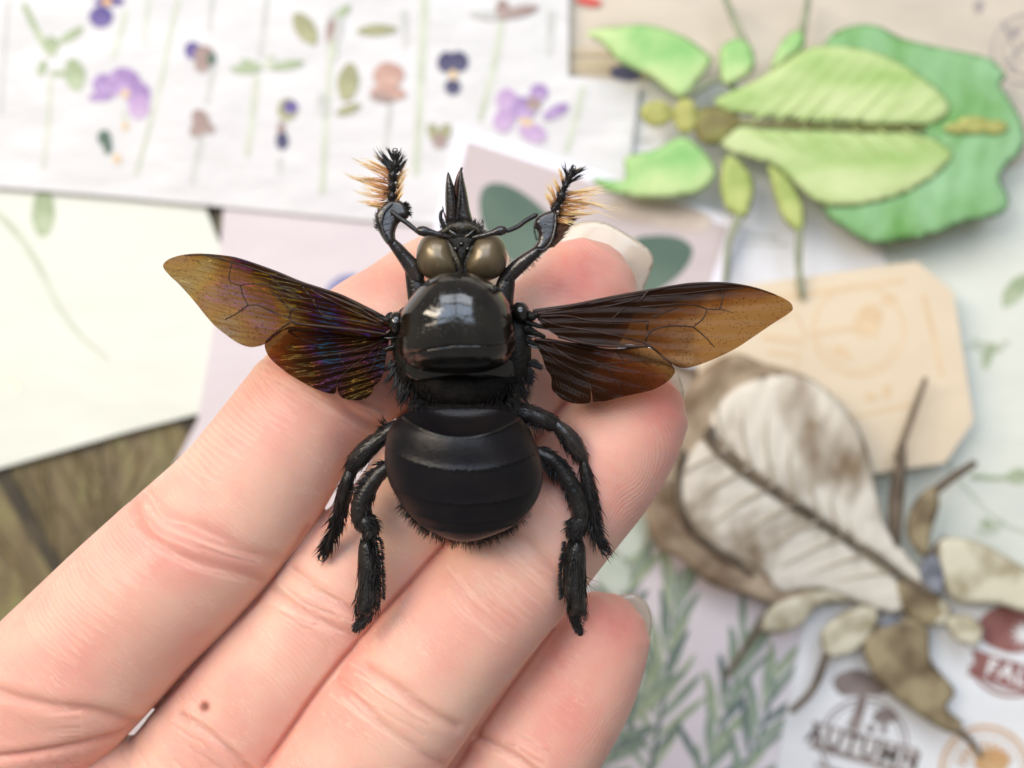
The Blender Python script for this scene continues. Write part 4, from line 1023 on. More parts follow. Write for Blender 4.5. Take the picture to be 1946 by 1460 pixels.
# neck, head
bpart('neck', dome(ell(880, 520, 26, 26), (880, 520), 55, 40, 40, 2, 2, 10, 40), ROUGHC)
head = bpart('head', dome([(815, 470), (822, 448), (845, 434), (880, 428), (915, 434), (935, 448), (942, 475), (925, 510), (895, 528), (860, 528), (830, 508)], (879, 478), 62, 40, 42, 2.2, 2, 18, 72), FACE)
for s in (-1, 1):
    mx = lambda x: 877.5 + s * (x - 877.5)
    o = [(mx(875), 512), (mx(870), 488), (mx(861), 462), (mx(850), 450), (mx(830), 444), (mx(808), 449), (mx(795), 467), (mx(791), 491), (mx(796), 513), (mx(811), 528), (mx(832), 535), (mx(854), 533), (mx(871), 526)]
    if s > 0: o = o[::-1]
    bpart('compound_eye', dome(o, (mx(834), 491), 66, 50, 42, 2.15, 2, 26, 104), EYE, head)
# triangular vertex between the eyes, with three ocelli
V, F, _, _ = inflate([(850, 456), (862, 450), (878, 447), (895, 450), (906, 456), (896, 474), (888, 490), (882, 506), (881, 528), (875, 528), (874, 506), (868, 490), (860, 474)], 92, 16, 30, 3.0, rim=9)
make('vertex', V, F, ROUGHC, head)
for x, y in ((877, 464), (866, 473), (889, 473)):
    bpart('ocellus', dome(ell(x, y, 5.2, 5.2, wob=0), (x, y), 108, 6, 6, 2, 2, 8, 24), SHELL, head)
# face: clypeus shield, brow ridges
V, F, _, _ = inflate([(833, 446), (842, 432), (856, 422), (878, 417), (898, 421), (912, 430), (922, 446), (908, 450), (894, 444), (879, 452), (862, 444), (848, 450)], 82, 24, 26, 3.5, rim=16)
make('clypeus', V, F, FACE, head)
tpart('brow_ridge', [(853, 437, 103, 2), (862, 444, 106, 3.4), (872, 452, 104, 3), (877, 458, 102, 2)], SHELL, head)
tpart('brow_ridge', [(903, 436, 103, 2), (894, 444, 106, 3.4), (884, 452, 104, 3), (879, 458, 102, 2)], SHELL, head)
for s in (-1, 1):
    tpart('antenna_socket', [(879 + s * 20, 455, 94, 6), (879 + s * 26, 453, 97, 5)], ROUGHC, head)
# mandibles
mb = []
V, F, _, _ = inflate([(852, 329), (858, 340), (865, 362), (869, 385), (869, 404), (866, 424), (849, 424), (847, 405), (846, 375), (848, 345)], 80, 13, 12, 3.2, rim=11, zf=lambda vs, t: (424 - vs[:, 1]) * .12); make('mandible', V, F, LEGG, head)
V, F, _, _ = inflate([(877, 320), (882, 342), (888, 370), (892, 395), (896, 424), (864, 424), (866, 405), (868, 380), (871, 350), (873, 334)], 84, 14, 12, 3.2, rim=12, zf=lambda vs, t: (424 - vs[:, 1]) * .12); make('mandible', V, F, LEGG, head)
tpart('mandible_ridge', [(876, 326, 108, 1.6), (875, 350, 109, 2.4), (872, 385, 107, 2.6), (869, 418, 102, 2.6)], LEGM, head)
tpart('maxilla', [(879, 319, 90, 1.2), (873, 332, 88, 4), (868, 355, 84, 5.5), (866, 385, 80, 5), (864, 415, 78, 5)], RED, head)
tpart('palp', [(845, 432, 82, 5), (838, 418, 84, 4), (838, 404, 86, 3.2), (842, 399, 88, 2), (841, 393, 90, 1)], LEGM, head)
tpart('palp', [(853, 427, 84, 2.2), (847, 414, 86, 2), (843, 402, 88, 1.2)], RED, head)
# antennae
for sc_, fl_ in (([(857, 451, 98, 4), (835, 446, 104, 5), (818, 442, 106, 7), (807, 440, 106, 10), (800, 439, 105, 9.5)], [(793, 441, 104, 3.5), (786, 434, 103, 4.5), (772, 423, 102, 4.8), (760, 415, 101, 5.2), (746, 404, 100, 5)]),
                 ([(897, 452, 98, 4), (920, 447, 104, 5), (938, 442, 106, 6.5), (948, 439, 106, 9.5), (955, 438, 105, 9)], [(962, 440, 104, 3.3), (970, 437, 103, 4.4), (985, 430, 102, 4.6), (1000, 419, 101, 4.8), (1018, 409, 100, 4.6)])):
    an = tpart('antenna', sc_, LEGG, head)
    c = smooth_open(fl_, 1.2)
    V, F = tube(fl_, 1.2, 12)
    # ringed segments
    nr = (len(V)) // 12; seq = np.arange(nr)
    G = Geo(); G.add(V, F); fo = G.obj('flagellum', LEGM, bee)
    fo['_w'] = fo['_w']
# ---- hair helpers
def fur(G, pts, n_, L, r, out_=0.6, along=0.8, zmin=-0.2, droop=0.0, side=None, jit=.35, seg=4, t0=0.0, trange=(0, 1)):
    c = smooth_open(pts, 2.0); m_ = len(c)
    for _ in range(n_):
        i = int((trange[0] + random.random() * (trange[1] - trange[0])) * (m_ - 2)); p = c[i]; t = c[i + 1][:3] - c[i][:3]; t = t / (np.linalg.norm(t) + 1e-9)
        s = np.cross([0, 0, 1.0], t); s /= np.linalg.norm(s) + 1e-9; u = np.cross(t, s)
        if side is None: a = random.uniform(-math.pi * .15, math.pi * 1.15)
        else: a = (0 if side > 0 else math.pi) + random.uniform(-.5, .9) * (1 if side > 0 else -1)
        nrm = s * math.cos(a) + abs(math.sin(a)) * np.array([0, 0, 1.0]) * (1 if math.sin(a) > zmin else -.3)
        root = p[:3] + (s * math.cos(a) + u * math.sin(a)) * p[3] * .92
        d = nrm * out_ + t * along + np.random.randn(3) * jit * .5
        l = L * random.uniform(.6, 1.25)
        b_ = t * l * .25 - nrm * l * .12 + np.array([0, 0, -droop * l])
        strand(G, root, d, l, r * random.uniform(.7, 1.2), b_, seg, t0)
def spikes(G, lst, r=2.0, L=None):
    for (x, y, z, dx, dy, dz_) in lst:
        d = np.array([dx, dy, dz_], float); l = np.linalg.norm(d)
        strand(G, (x, y, z), d, l, r, (random.uniform(-3, 3), random.uniform(-2, 3), 0), 5)
def hairs(G, mat, parent, name='hair'):
    o = G.obj(name, mat, parent); o['kind'] = 'stuff'; return o

# ---- legs
def plate(outline, z0, top, bot, name, mat, parent, spacing=3.5, rim=12, zf=None):
    V, F, _, _ = inflate(outline, z0, top, bot, spacing, rim=rim, zf=zf); return make(name, V, F, mat, parent)
def claws(x, y, z, ang, parent, r=2.0, L=13):
    for s in (-1, 1):
        a = math.radians(ang)
        dx, dy = math.cos(a), -math.sin(a); nx, ny = -dy * s, dx * s
        pts = [(x, y, z, r * 1.3), (x + dx * L * .5 + nx * L * .45, y + dy * L * .5 + ny * L * .45, z + 2, r), (x + dx * L + nx * L * .35, y + dy * L + ny * L * .35, z, r * .7), (x + dx * L * 1.1 - nx * L * .05, y + dy * L * 1.1 - ny * L * .05, z - 3, r * .35)]
        tpart('claw', pts, LEGG, parent, 2, 8)

# fore legs
# left
l1 = tpart('leg', [(800, 585, 48, 24), (795, 560, 52, 21), (789, 535, 56, 18), (783, 515, 60, 14)], LEGM, power=2.4)
tpart('femur', [(792, 528, 62, 15), (783, 508, 66, 16), (768, 488, 72, 13.5), (755, 472, 78, 11.5), (746, 462, 82, 9.5)], LEGG, l1)
plate([(737, 466), (726, 452), (716, 432), (713, 412), (722, 394), (736, 382), (752, 379), (768, 386), (777, 400), (776, 414), (764, 420), (756, 428), (751, 444), (752, 460), (746, 468)], 84, 12, 12, 'tibia', LEGG, l1, rim=12)
tpart('tibia_rim', [(738, 462, 96, 2), (730, 446, 97, 2.4), (725, 424, 98, 2.4), (731, 402, 99, 2.4), (745, 388, 98, 2)], LEGG, l1)
tarL = [(748, 384, 86, 6), (745, 372, 90, 8), (746, 366, 90, 5), (745, 352, 94, 7.5), (746, 346, 94, 4.5), (747, 332, 97, 7), (748, 326, 98, 4), (750, 312, 100, 6), (750, 306, 101, 3.5), (751, 290, 103, 4)]
tpart('tarsus', tarL, LEGM, l1, 3, 10, wob=.25)
claws(751, 292, 103, 92, l1, 1.6, 9)
G = Geo(); fur(G, tarL, 150, 8, 1.0, .7, .7);
fur(G, [(764, 388, 86, 4), (771, 400, 84, 4), (771, 412, 84, 4)], 150, 10, .8, 1, 0, side=-1); fur(G, [(764, 388, 86, 4), (771, 400, 84, 4), (771, 412, 84, 4)], 150, 10, .8, 1, 0, side=1); fur(G, [(722, 438, 82, 4), (719, 415, 82, 4), (727, 396, 82, 4)], 110, 9, .9, .9, .5); 
fur(G, [(748, 478, 78, 9), (765, 500, 72, 10)], 14, 8, .8, .9, -.2, side=-1)
hairs(G, HAIRM, l1)
def tuft(G, root, dirv, L, n_=14, spread=6, r=1.1, sw=0.28, curl=(0, 0, 0), t0=0.0):
    root = np.asarray(root, float); dirv = np.asarray(dirv, float); dirv /= np.linalg.norm(dirv)
    for _ in range(n_):
        rt = root + np.random.randn(3) * np.array([spread, spread, 3]) * .4
        # hairs converge towards the tip of the lock
        L = L * 1.0; tipp = root + dirv * L
        d = tipp + np.random.randn(3) * 2.2 - rt
        d = d / np.linalg.norm(d) + np.random.randn(3) * .05
        l = L * random.uniform(.7, 1.08)
        strand(G, rt, d, l, r * random.uniform(.8, 1.3), np.asarray(curl) * l / 30 + np.random.randn(3) * 1.2, 5, t0)
G = Geo()
for (x, y, dx, dy, L, cu) in ((743, 330, -1, -.75, 56, (-2, 4, 0)), (742, 340, -1, -.55, 58, (-5, -2, 0)), (741, 350, -1, -.35, 62, (-4, 5, 0)), (740, 360, -1, -.18, 66, (-6, -6, 0)), (740, 366, -1, -.1, 50, (0, -6, 0)),
                             (738, 376, -1, 0.0, 52, (-3, -7, 0)), (733, 386, -1, .1, 42, (-4, -6, 0)), (744, 318, -1, -.8, 40, (0, 3, 0)), (728, 392, -1, .0, 28, (0, -4, 0))):
    tuft(G, (x, y, 92), (dx, dy, random.uniform(-.1, .2)), L * 1.15, 13, 9, 1.15, curl=cu)
for (x, y, dx, dy, L, cu) in ((752, 330, .7, -1, 32, (3, 2, 0)), (752, 344, .75, -1, 34, (4, 0, 0)), (753, 358, .7, -1, 32, (3, -3, 0)), (753, 372, .6, -1, 30, (2, -3, 0)), (754, 382, .5, -1, 24, (2, 0, 0))):
    tuft(G, (x, y, 92), (dx, dy, .1), L, 14, 6, 1.15, curl=cu)
hairs(G, GOLD, l1, 'golden_hair')
G = Geo()
for (x, y, dx, dy, L) in ((745, 316, -.8, -1, 34), (748, 304, -.5, -1, 26), (754, 316, .7, -1, 30), (752, 306, .6, -1, 26), (746, 326, -.9, -1, 40), (755, 324, .8, -.9, 28)):
    tuft(G, (x, y, 98), (dx, dy, .1), L, 16, 6, 1.2, curl=(0, 0, 0))
for d in ((745, 316), (742, 322)): tuft(G, (d[0], d[1], 98), (-1, -.75, 0), 44, 6, 3, 1.3, curl=(2, -5, 0))
hairs(G, HAIRM, l1)
# right
l2 = tpart('leg', [(952, 580, 48, 24), (957, 558, 52, 20), (961, 540, 56, 18), (966, 522, 60, 14)], LEGM, power=2.4)
tpart('femur', [(962, 532, 62, 13), (975, 516, 66, 15), (992, 500, 72, 14.5), (1008, 487, 78, 12), (1021, 477, 82, 10)], LEGG, l2)
plate([(1014, 472), (1022, 456), (1021, 440), (1014, 426), (1018, 414), (1034, 404), (1052, 400), (1060, 406), (1060, 430), (1056, 452), (1044, 470), (1030, 481)], 86, 12, 12, 'tibia', LEGG, l2, rim=12)
tpart('tibia_rim', [(1020, 474, 97, 1.8), (1034, 474, 98, 2.2), (1048, 458, 99, 2.4), (1055, 432, 99, 2.4), (1056, 408, 98, 2)], LEGG, l2)
tarR = [(1052, 400, 88, 6), (1058, 389, 90, 8), (1061, 384, 90, 5), (1067, 370, 94, 8), (1069, 365, 94, 4.5), (1075, 352, 98, 6.5), (1077, 347, 98, 4), (1083, 334, 101, 5.5), (1088, 322, 103, 4)]
tpart('tarsus', tarR, LEGM, l2, 3, 10, wob=.25)
claws(1087, 324, 103, 62, l2, 1.6, 9)
G = Geo(); fur(G, tarR, 150, 8, 1.0, .7, .7); fur(G, [(985, 508, 72, 14), (1005, 492, 76, 13), (1020, 478, 80, 9)], 20, 9, .8, 1, -.2, side=1)
fur(G, [(1024, 456, 82, 3), (1020, 436, 82, 3), (1024, 414, 82, 3)], 90, 5, .7, .9, 0, side=-1)
hairs(G, HAIRM, l2)
G = Geo()
for (x, y, dx, dy, L, cu) in ((1072, 366, 1, .0, 52, (3, -4, 0)), (1070, 372, 1, -.1, 68, (6, -2, 0)), (1066, 386, 1, .02, 56, (4, -7, 0)), (1066, 384, 1, -.05, 84, (5, 8, 0)), (1062, 396, 1, .05, 64, (6, -8, 0)), (1062, 404, 1, .12, 44, (3, -5, 0)), (1062, 408, 1, .15, 62, (4, -7, 0)),
                             (1060, 416, 1, .2, 34, (0, 4, 0))):
    tuft(G, (x, y, 90), (dx, dy, random.uniform(-.1, .2)), L * 1.15, 13, 8, 1.15, curl=cu)
for (x, y, dx, dy, L, cu) in ((1072, 350, -.35, -1, 34, (0, -2, 0)), (1064, 366, -.4, -1, 34, (-2, 0, 0)), (1056, 382, -.4, -1, 36, (-3, 0, 0)), (1052, 394, -.45, -1, 32, (-2, -2, 0)), (1080, 340, .8, -.9, 32, (5, 2, 0))):
    tuft(G, (x, y, 92), (dx, dy, .1), L, 14, 5, 1.15, curl=cu)
hairs(G, GOLD, l2, 'golden_hair')
G = Geo()
for (x, y, dx, dy, L, cu) in ((1080, 344, -.3, -1, 34, (0, 0, 0)), (1084, 338, .8, -.7, 36, (3, 3, 0)), (1078, 350, .9, -.6, 34, (4, 0, 0)), (1086, 334, .2, -1, 20, (0, 0, 0))):
    tuft(G, (x, y, 98), (dx, dy, .1), L, 16, 6, 1.2, curl=cu)
hairs(G, HAIRM, l2)
DB = simple_mat('rust_brown_hair', (0.05, 0.018, 0.008), (0.18, 0.07, 0.025), 20, 0.4)
G = Geo()
for i in range(16):
    t = i / 15; x = 1058 + (1044 - 1058) * t; y = 420 + 48 * t
    tuft(G, (x, y, 84), (1, -.12 - .55 * t, 0), 40 * (1 - .25 * t), 14, 7, 1.5, curl=(2, -3, 0))
hairs(G, DB, l2, 'brown_hair')

# middle legs
l3 = tpart('leg', [(760, 808, 40, 13), (742, 818, 42, 14), (722, 834, 38, 15), (700, 852, 32, 19), (682, 872, 28, 18), (668, 889, 24, 12)], LEGM, wob=.05)
tib = [(667, 893, 22, 10), (660, 915, 20, 13), (654, 940, 8, 14), (648, 962, -2, 12), (640, 990, -14, 9), (632, 1015, -26, 8), (624, 1035, -34, 7), (617, 1050, -40, 6)]
tpart('tibia', tib, LEGM, l3, wob=.08); claws(616, 1052, -38, 245, l3, 2.2, 14)
G = Geo(); fur(G, [(760, 808, 40, 13), (742, 818, 42, 14), (722, 834, 38, 15), (700, 852, 32, 19), (682, 872, 28, 18), (668, 889, 24, 12)], 300, 17, 1.0, .12, 1)
fur(G, tib, 300, 26, 1.3, .16, 1.0); fur(G, tib, 60, 26, 1.4, .6, 1.0, side=-1, trange=(.45, .95)); fur(G, tib, 50, 28, 1.4, .6, .9, side=1, trange=(.5, .95)); fur(G, [(735, 812, 42, 8), (720, 805, 42, 5)], 40, 14, 1, .6, .4)
hairs(G, HAIRM, l3)
l4p = [(965, 778, 46, 22), (985, 783, 46, 20), (1010, 790, 44, 19), (1032, 797, 42, 18), (1052, 806, 38, 15)]
l4 = tpart('leg', l4p, LEGM, wob=.05)
fe4 = [(1058, 808, 40, 12), (1072, 822, 36, 16), (1088, 842, 30, 19), (1102, 862, 24, 15), (1110, 876, 20, 9)]
tpart('tibia', fe4, LEGG, l4, wob=.03)
ta4 = [(1110, 880, 20, 9), (1114, 905, 18, 12), (1120, 935, 16, 13), (1126, 965, 14, 11), (1130, 990, 13, 9), (1136, 1012, 12, 8), (1143, 1032, 11, 7), (1150, 1042, 10, 6)]
tpart('tarsus', ta4, LEGM, l4, wob=.08); claws(1149, 1042, 11, 292, l4, 2.3, 13)
G = Geo(); fur(G, l4p, 200, 11, 1.0, .25, 1); fur(G, l4p, 22, 18, 1.7, 1, .1, side=1); fur(G, fe4, 120, 9, .9, .25, 1); fur(G, fe4, 30, 16, 1.4, .5, .8, side=1); fur(G, ta4, 300, 26, 1.3, .16, 1); fur(G, ta4, 50, 28, 1.4, .6, .9, side=1, trange=(.4, .9)); fur(G, ta4, 20, 20, 1.4, .6, .9, side=-1, trange=(.5, .9))
hairs(G, HAIRM, l4)
# hind legs
l5p = [(745, 882, 34, 12), (725, 896, 34, 14), (705, 920, 30, 17), (690, 948, 26, 19), (684, 975, 24, 18), (688, 998, 22, 15)]
l5 = tpart('leg', l5p, LEGM, wob=.05)
j5 = [(686, 985, 24, 15), (696, 992, 22, 19), (708, 1005, 20, 15), (700, 1018, 20, 13)]
tpart('knee', j5, LEGM, l5, wob=.05)
tb5 = [(684, 1030), (700, 1018), (713, 1030), (722, 1056), (724, 1085), (722, 1110), (725, 1135), (714, 1155), (702, 1172), (686, 1168), (677, 1168), (679, 1130), (681, 1090), (680, 1055)]
plate(tb5, 14, 22, 14, 'tibia', LEGM, l5, rim=20)
f5 = [(702, 1166, 10, 10), (694, 1176, 8, 9), (684, 1186, 6, 7), (676, 1196, 5, 6)]
tpart('tarsus', f5, LEGM, l5, wob=.1); claws(677, 1194, 6, 235, l5, 2, 8)
G = Geo(); fur(G, l5p, 220, 13, 1.0, .15, 1); fur(G, l5p, 60, 17, 1.7, .8, .7, side=1, trange=(.05, .6)); fur(G, l5p, 50, 16, 1.6, .5, .9, side=-1, trange=(.5, 1)); fur(G, j5, 160, 12, 1.1, .5, .8)
tl5 = [(700, 1022, 20, 16), (702, 1060, 18, 20), (702, 1100, 16, 21), (700, 1150, 14, 21)]
fur(G, tl5, 380, 28, 1.1, .08, 1); fur(G, tl5, 150, 9, 1.1, 1, .1, side=-1); fur(G, [(680, 1120, 14, 3), (682, 1165, 12, 6), (690, 1166, 12, 6)], 60, 18, 1.3, .3, .9); fur(G, f5, 90, 12, 1, .5, .9); fur(G, [(716, 1022, 22, 3), (722, 1050, 20, 3), (725, 1140, 18, 3)], 260, 8, 1.0, .9, .2, side=-1)
hairs(G, HAIRM, l5)
l6p = [(1022, 862, 34, 14), (1045, 872, 34, 15), (1060, 885, 32, 15), (1080, 915, 28, 17), (1098, 950, 24, 18), (1104, 985, 22, 17), (1098, 1010, 20, 15)]
l6 = tpart('leg', l6p, LEGM, wob=.05)
j6 = [(1104, 985, 24, 15), (1096, 1000, 22, 17), (1088, 1008, 20, 14), (1096, 1020, 18, 12)]
tpart('knee', j6, LEGM, l6, wob=.05)
tb6 = [(1092, 1020), (1104, 1024), (1113, 1042), (1114, 1080), (1112, 1120), (1114, 1166), (1104, 1165), (1094, 1172), (1082, 1168), (1078, 1140), (1068, 1130), (1070, 1090), (1072, 1050), (1080, 1030)]
plate(tb6, 14, 22, 14, 'tibia', LEGM, l6, rim=20)
f6 = [(1090, 1164, 10, 10), (1094, 1180, 6, 8), (1099, 1192, 2, 7), (1103, 1202, 0, 6)]
tpart('tarsus', f6, LEGM, l6, wob=.1); claws(1102, 1200, 2, 285, l6, 2, 8)
G = Geo(); fur(G, l6p, 240, 12, 1.0, .15, 1); fur(G, l6p, 50, 22, 1.6, .8, .5, side=1, trange=(.05, .3)); fur(G, l6p, 40, 16, 1.4, .4, .8, side=-1, trange=(0, .4)); fur(G, l6p, 30, 12, 1.6, .7, .7, side=1, trange=(.3, .7)); fur(G, j6, 180, 12, 1.1, .6, .7)
tl6 = [(1096, 1024, 20, 14), (1092, 1060, 18, 20), (1092, 1100, 16, 20), (1094, 1150, 14, 18)]
fur(G, tl6, 380, 28, 1.1, .08, 1); fur(G, [(1078, 1030, 18, 3), (1070, 1090, 18, 3), (1072, 1140, 16, 3)], 300, 9, 1.1, 1, .1, side=1); fur(G, [(1100, 1140, 14, 12), (1102, 1168, 12, 8)], 110, 20, 1.3, .3, .9); fur(G, f6, 90, 11, 1, .5, .9)
spikes(G, [(1112, 1096, 20, 24, 12, 4), (1112, 1104, 20, 22, 22, 2), (1112, 1100, 20, 14, 26, 2)], .8)
hairs(G, HAIRM, l6)

# body hair
G = Geo()
for i in range(900):   # fringe round the rear of the abdomen
    a = random.uniform(.08, .92); x = 745 + a * 275; 
    t = (x - 884) / 142; y = 880 + 136 * math.sqrt(max(0, 1 - t * t)) - random.uniform(2, 12)
    dens = 1 - abs(t) ** 2
    d = np.array([t * .9 + random.gauss(0, .25), .9 + random.gauss(0, .2), random.uniform(-.2, .3)])
    strand(G, (x, y, random.uniform(48, 76)), d, random.uniform(14, 38) * (.5 + .5 * dens), 1.2, (t * 2 + random.gauss(0, 2), 3, -2), 4)
for i in range(260):
    s = random.choice((-1, 1)); y = random.uniform(860, 985)
    x = 884 + s * (145 - ((y - 880) / 125) ** 2 * 70) - s * 5
    strand(G, (x, y, random.uniform(45, 66)), (s * .5, 1, .1), random.uniform(6, 14), 1.0, (0, 2, 0), 3)
for i in range(800):   # inside the front cavity
    x = random.uniform(775, 990); y = rimy(x) - random.uniform(2, 26)
    strand(G, (x, y, random.uniform(80, 96)), (random.gauss(0, .2) - (x - 884) * .004, -1, .2), random.uniform(8, 18), .7, (0, -2, 0), 3)
for i in range(160):
    s = random.choice((-1, 1)); x = 884 + s * random.uniform(95, 132); y = random.uniform(800, 850)
    strand(G, (x, y, 84 + (140 - abs(x - 884)) * .4), (s * .3, .8, .2), random.uniform(6, 13), .7, (0, 2, -2), 3)
hairs(G, HAIRM, abd)
G = Geo()
for i in range(420):   # thorax sides, propodeum
    s = random.choice((-1, 1)); y = random.uniform(640, 785)
    xe = 112 + (10 if y > 690 else 0) - max(0, y - 740) * .9
    x = 882 + s * (xe - random.uniform(0, 26)); z = random.uniform(45, 86)
    d = np.array([s * random.uniform(.2, .9), random.uniform(.5, 1.1), random.uniform(-.2, .4)])
    strand(G, (x, y, z), d, random.uniform(8, 20), 1.1, (s * 1, 4, -2), 4)
for i in range(420):
    x = random.uniform(775, 992); y = random.uniform(728, 782)
    strand(G, (x, y, 80 + random.uniform(-6, 14)), (random.gauss(0, .35), 1, .25), random.uniform(7, 15), .9, (0, 2, -3), 3)
# stiff locks that stand out from the flanks
for (x, y, dx, dy, L) in ((752, 698, -.6, 1, 34), (748, 690, -.9, .7, 22), (757, 712, -.3, 1, 34), (764, 720, -.1, 1, 46), (770, 728, -.15, 1, 44), (792, 752, .05, 1, 30), (808, 760, 0, 1, 26), (820, 768, .1, 1, 22), (775, 740, -.2, 1, 28),
                          (985, 730, .9, 1, 30), (975, 738, 1, .8, 34), (995, 700, .9, .7, 28), (1003, 690, 1, .35, 30), (1000, 715, .5, 1, 22), (1006, 706, .3, 1, 20), (968, 752, .3, 1, 20), (988, 745, .7, 1, 26)):
    tuft(G, (x, y, 62), (dx, dy, .1), L, 26, 9, 1.8, curl=(3 * np.sign(dx), 3, 0))
hairs(G, HAIRM, thx)
G = Geo()
for i in range(420):
    x = random.uniform(836, 920); y = random.uniform(420, 450)
    strand(G, (x, y, 96 + random.uniform(0, 7)), (random.gauss(0, .3), -1, .4), random.uniform(4, 9), .6, (0, -1, 0), 3)
for i in range(140):
    a = random.uniform(.15, .85) * math.pi; x = 879 - math.cos(a) * 42; y = 448 - math.sin(a) * 27
    strand(G, (x, y, 84), (-math.cos(a), -math.sin(a), .2), random.uniform(4, 10), .6, (0, 0, 0), 3)
for i in range(130):
    t = random.random(); s = random.choice((-1, 1)); x = 879 + s * (4 + 26 * (1 - t)); y = 456 + 66 * t
    strand(G, (x, y, 98), (s * .6, .4, .9), random.uniform(4, 8), .6, (0, 0, 0), 3)
hairs(G, HAIRM, head)
# small orange pollen crumbs on the waist
POL = simple_mat('pollen_crumb', (0.32, 0.13, 0.03), (0.50, 0.22, 0.06), 10, 0.7)
for (x, y, z) in ((887, 815, 94), (919, 806, 92), (935, 790, 90), (948, 780, 82), (866, 820, 94)):
    bpart('pollen_crumb', dome(ell(x, y, 4.5, 3, random.uniform(0, 90), 14, .5), (x, y), z, 3, 3, 2, 2, 5, 14), POL)

# ------------------------------------------------------------------ wings
def R3(*p): return [(980 + x / 3.604, 500 + y / 3.604) for x, y in p]
def L2(*p): return [(290 + x / 3.892, 460 + y / 3.892) for x, y in p]
def wing_surface(base, tip, z0, z1, amp, seed, ripple=24, tiltv=0.0):
    base = np.array(base, float); tip = np.array(tip, float); ax_ = tip - base; L = np.linalg.norm(ax_); ax_ /= L; nn = np.array([-ax_[1], ax_[0]])
    def zf(q):
        q = np.atleast_2d(q); u = (q - base) @ ax_ / L; v = (q - base) @ nn
        fade = np.clip(1.15 - u, 0.06, 1) ** 1.3
        z = z0 + (z1 - z0) * u + tiltv * v
        z = z + amp * fade * np.sin(v * 2 * math.pi / (ripple * (0.7 + .5 * np.clip(u, 0, 1))) + seed + 1.3 * np.sin(u * 5 + seed))
        z = z + amp * .45 * np.sin(u * 13 + v * .05 + seed * 2) * fade
        return z
    return zf, base, ax_, L, nn
def make_wing(outline, base, tip, z0, z1, amp, seed, mat, veins, darkf, thickv=2.0, ripple=24, name='forewing', smoothf=True, tiltv=0.0):
    zf, b_, ax_, L, nn = wing_surface(base, tip, z0, z1, amp, seed, ripple, tiltv)
    o = resample(np.array(outline, float) if not smoothf else smooth_closed(outline, len(outline) * 6), 4)
    vs, fs = fill2d(o, 4.2)
    z = zf(vs); k = (H - z) / H
    V = np.stack([(vs[:, 0] - CX) * k / S, (CY - vs[:, 1]) * k / S, z / S], 1)
    u = (vs - b_) @ ax_ / L; v = (vs - b_) @ nn
    dark = darkf(vs, u, v)
    wg = make(name, V, fs, mat, bee, attrs={'dark': np.clip(dark, 0, 1), 'wuv': np.stack([u * L, v, u * 0], 1)})
    for item in veins:
        pts, r0, r1 = item
        c = smooth_open([(p[0], p[1], 0) for p in pts], 5)[:, :2]
        zz_ = zf(c)
        rr = np.linspace(r0, r1, len(c))
        V, F = tube([(c[i, 0], c[i, 1], zz_[i] + .4, rr[i]) for i in range(len(c))], 6, 7)
        make('vein', V, F, VEIN, wg)
    return wg
# right forewing
RF = R3((130, 330), (160, 318), (280, 302), (400, 282), (650, 228), (900, 182), (1150, 140), (1300, 130), (1420, 131), (1540, 145), (1660, 172), (1780, 215), (1870, 262), (1897, 300), (1880, 338), (1740, 430), (1620, 512), (1500, 590), (1350, 662), (1200, 715), (1130, 718), (1080, 700), (1020, 655), (960, 605), (900, 572), (800, 560), (650, 566), (500, 560), (380, 535), (300, 505), (230, 465), (160, 400))
rv = [(R3((130, 330), (400, 290), (650, 238), (900, 192), (1150, 150), (1400, 140), (1600, 165), (1780, 220)), 4.2, 1.2), (R3((160, 345), (400, 300), (650, 252), (900, 205)), 3.6, 2.6), (R3((900, 200), (880, 225), (860, 250)), 4, 3),
      (R3((180, 350), (500, 320), (780, 262), (860, 235), (1120, 212), (1410, 180), (1560, 172)), 2.0, 1.0), (R3((1415, 180), (1418, 240), (1408, 275), (1395, 315), (1315, 318), (1300, 350), (1275, 390), (1215, 438)), 1.3, 1.3),
      (R3((1315, 318), (1240, 292), (1120, 282), (1000, 290), (860, 300)), 1.3, 1.6), (R3((1395, 315), (1450, 330), (1500, 346)), 1.0, .5), (R3((1215, 438), (1150, 432), (1050, 432), (960, 450), (912, 480), (890, 527)), 1.3, 2.0), (R3((1215, 438), (1290, 500), (1360, 575)), 1.5, .9),
      (R3((940, 372), (1020, 338), (1110, 305)), 1.8, 1.2), (R3((750, 305), (680, 365), (650, 400)), 1.8, 1.6), (R3((170, 365), (350, 362), (500, 392), (700, 402), (900, 398)), 2.6, 1.6), (R3((165, 380), (300, 430), (500, 462), (700, 500), (885, 545)), 2.8, 1.8),
      (R3((905, 400), (900, 450), (912, 480)), 1.8, 1.8), (R3((300, 505), (500, 555), (700, 572), (900, 570)), 3.4, 3.0), (R3((885, 545), (960, 600), (1020, 655), (1065, 690)), 2.6, 1.6), (R3((200, 350), (420, 318), (640, 290)), 2, 1)]
def darkRF(q, u, v):
    d = 1.75 - u * 1.85 + np.clip(-v - 18, -40, 60) * .012 * (1)
    # front margin stays dark almost to the tip
    top = np.clip(1 - (seg_dist(q, np.array(R3((160, 345), (650, 245), (1150, 160), (1400, 150), (1600, 180), (1780, 230))), False)) / 26, 0, 1)
    return np.clip(d, 0, 1) + top * .42 * np.clip(1.25 - u, 0, 1)
make_wing(RF, (1016, 600), (1506, 583), 88, 58, 2.6, 1.0, WINGR, rv, darkRF)
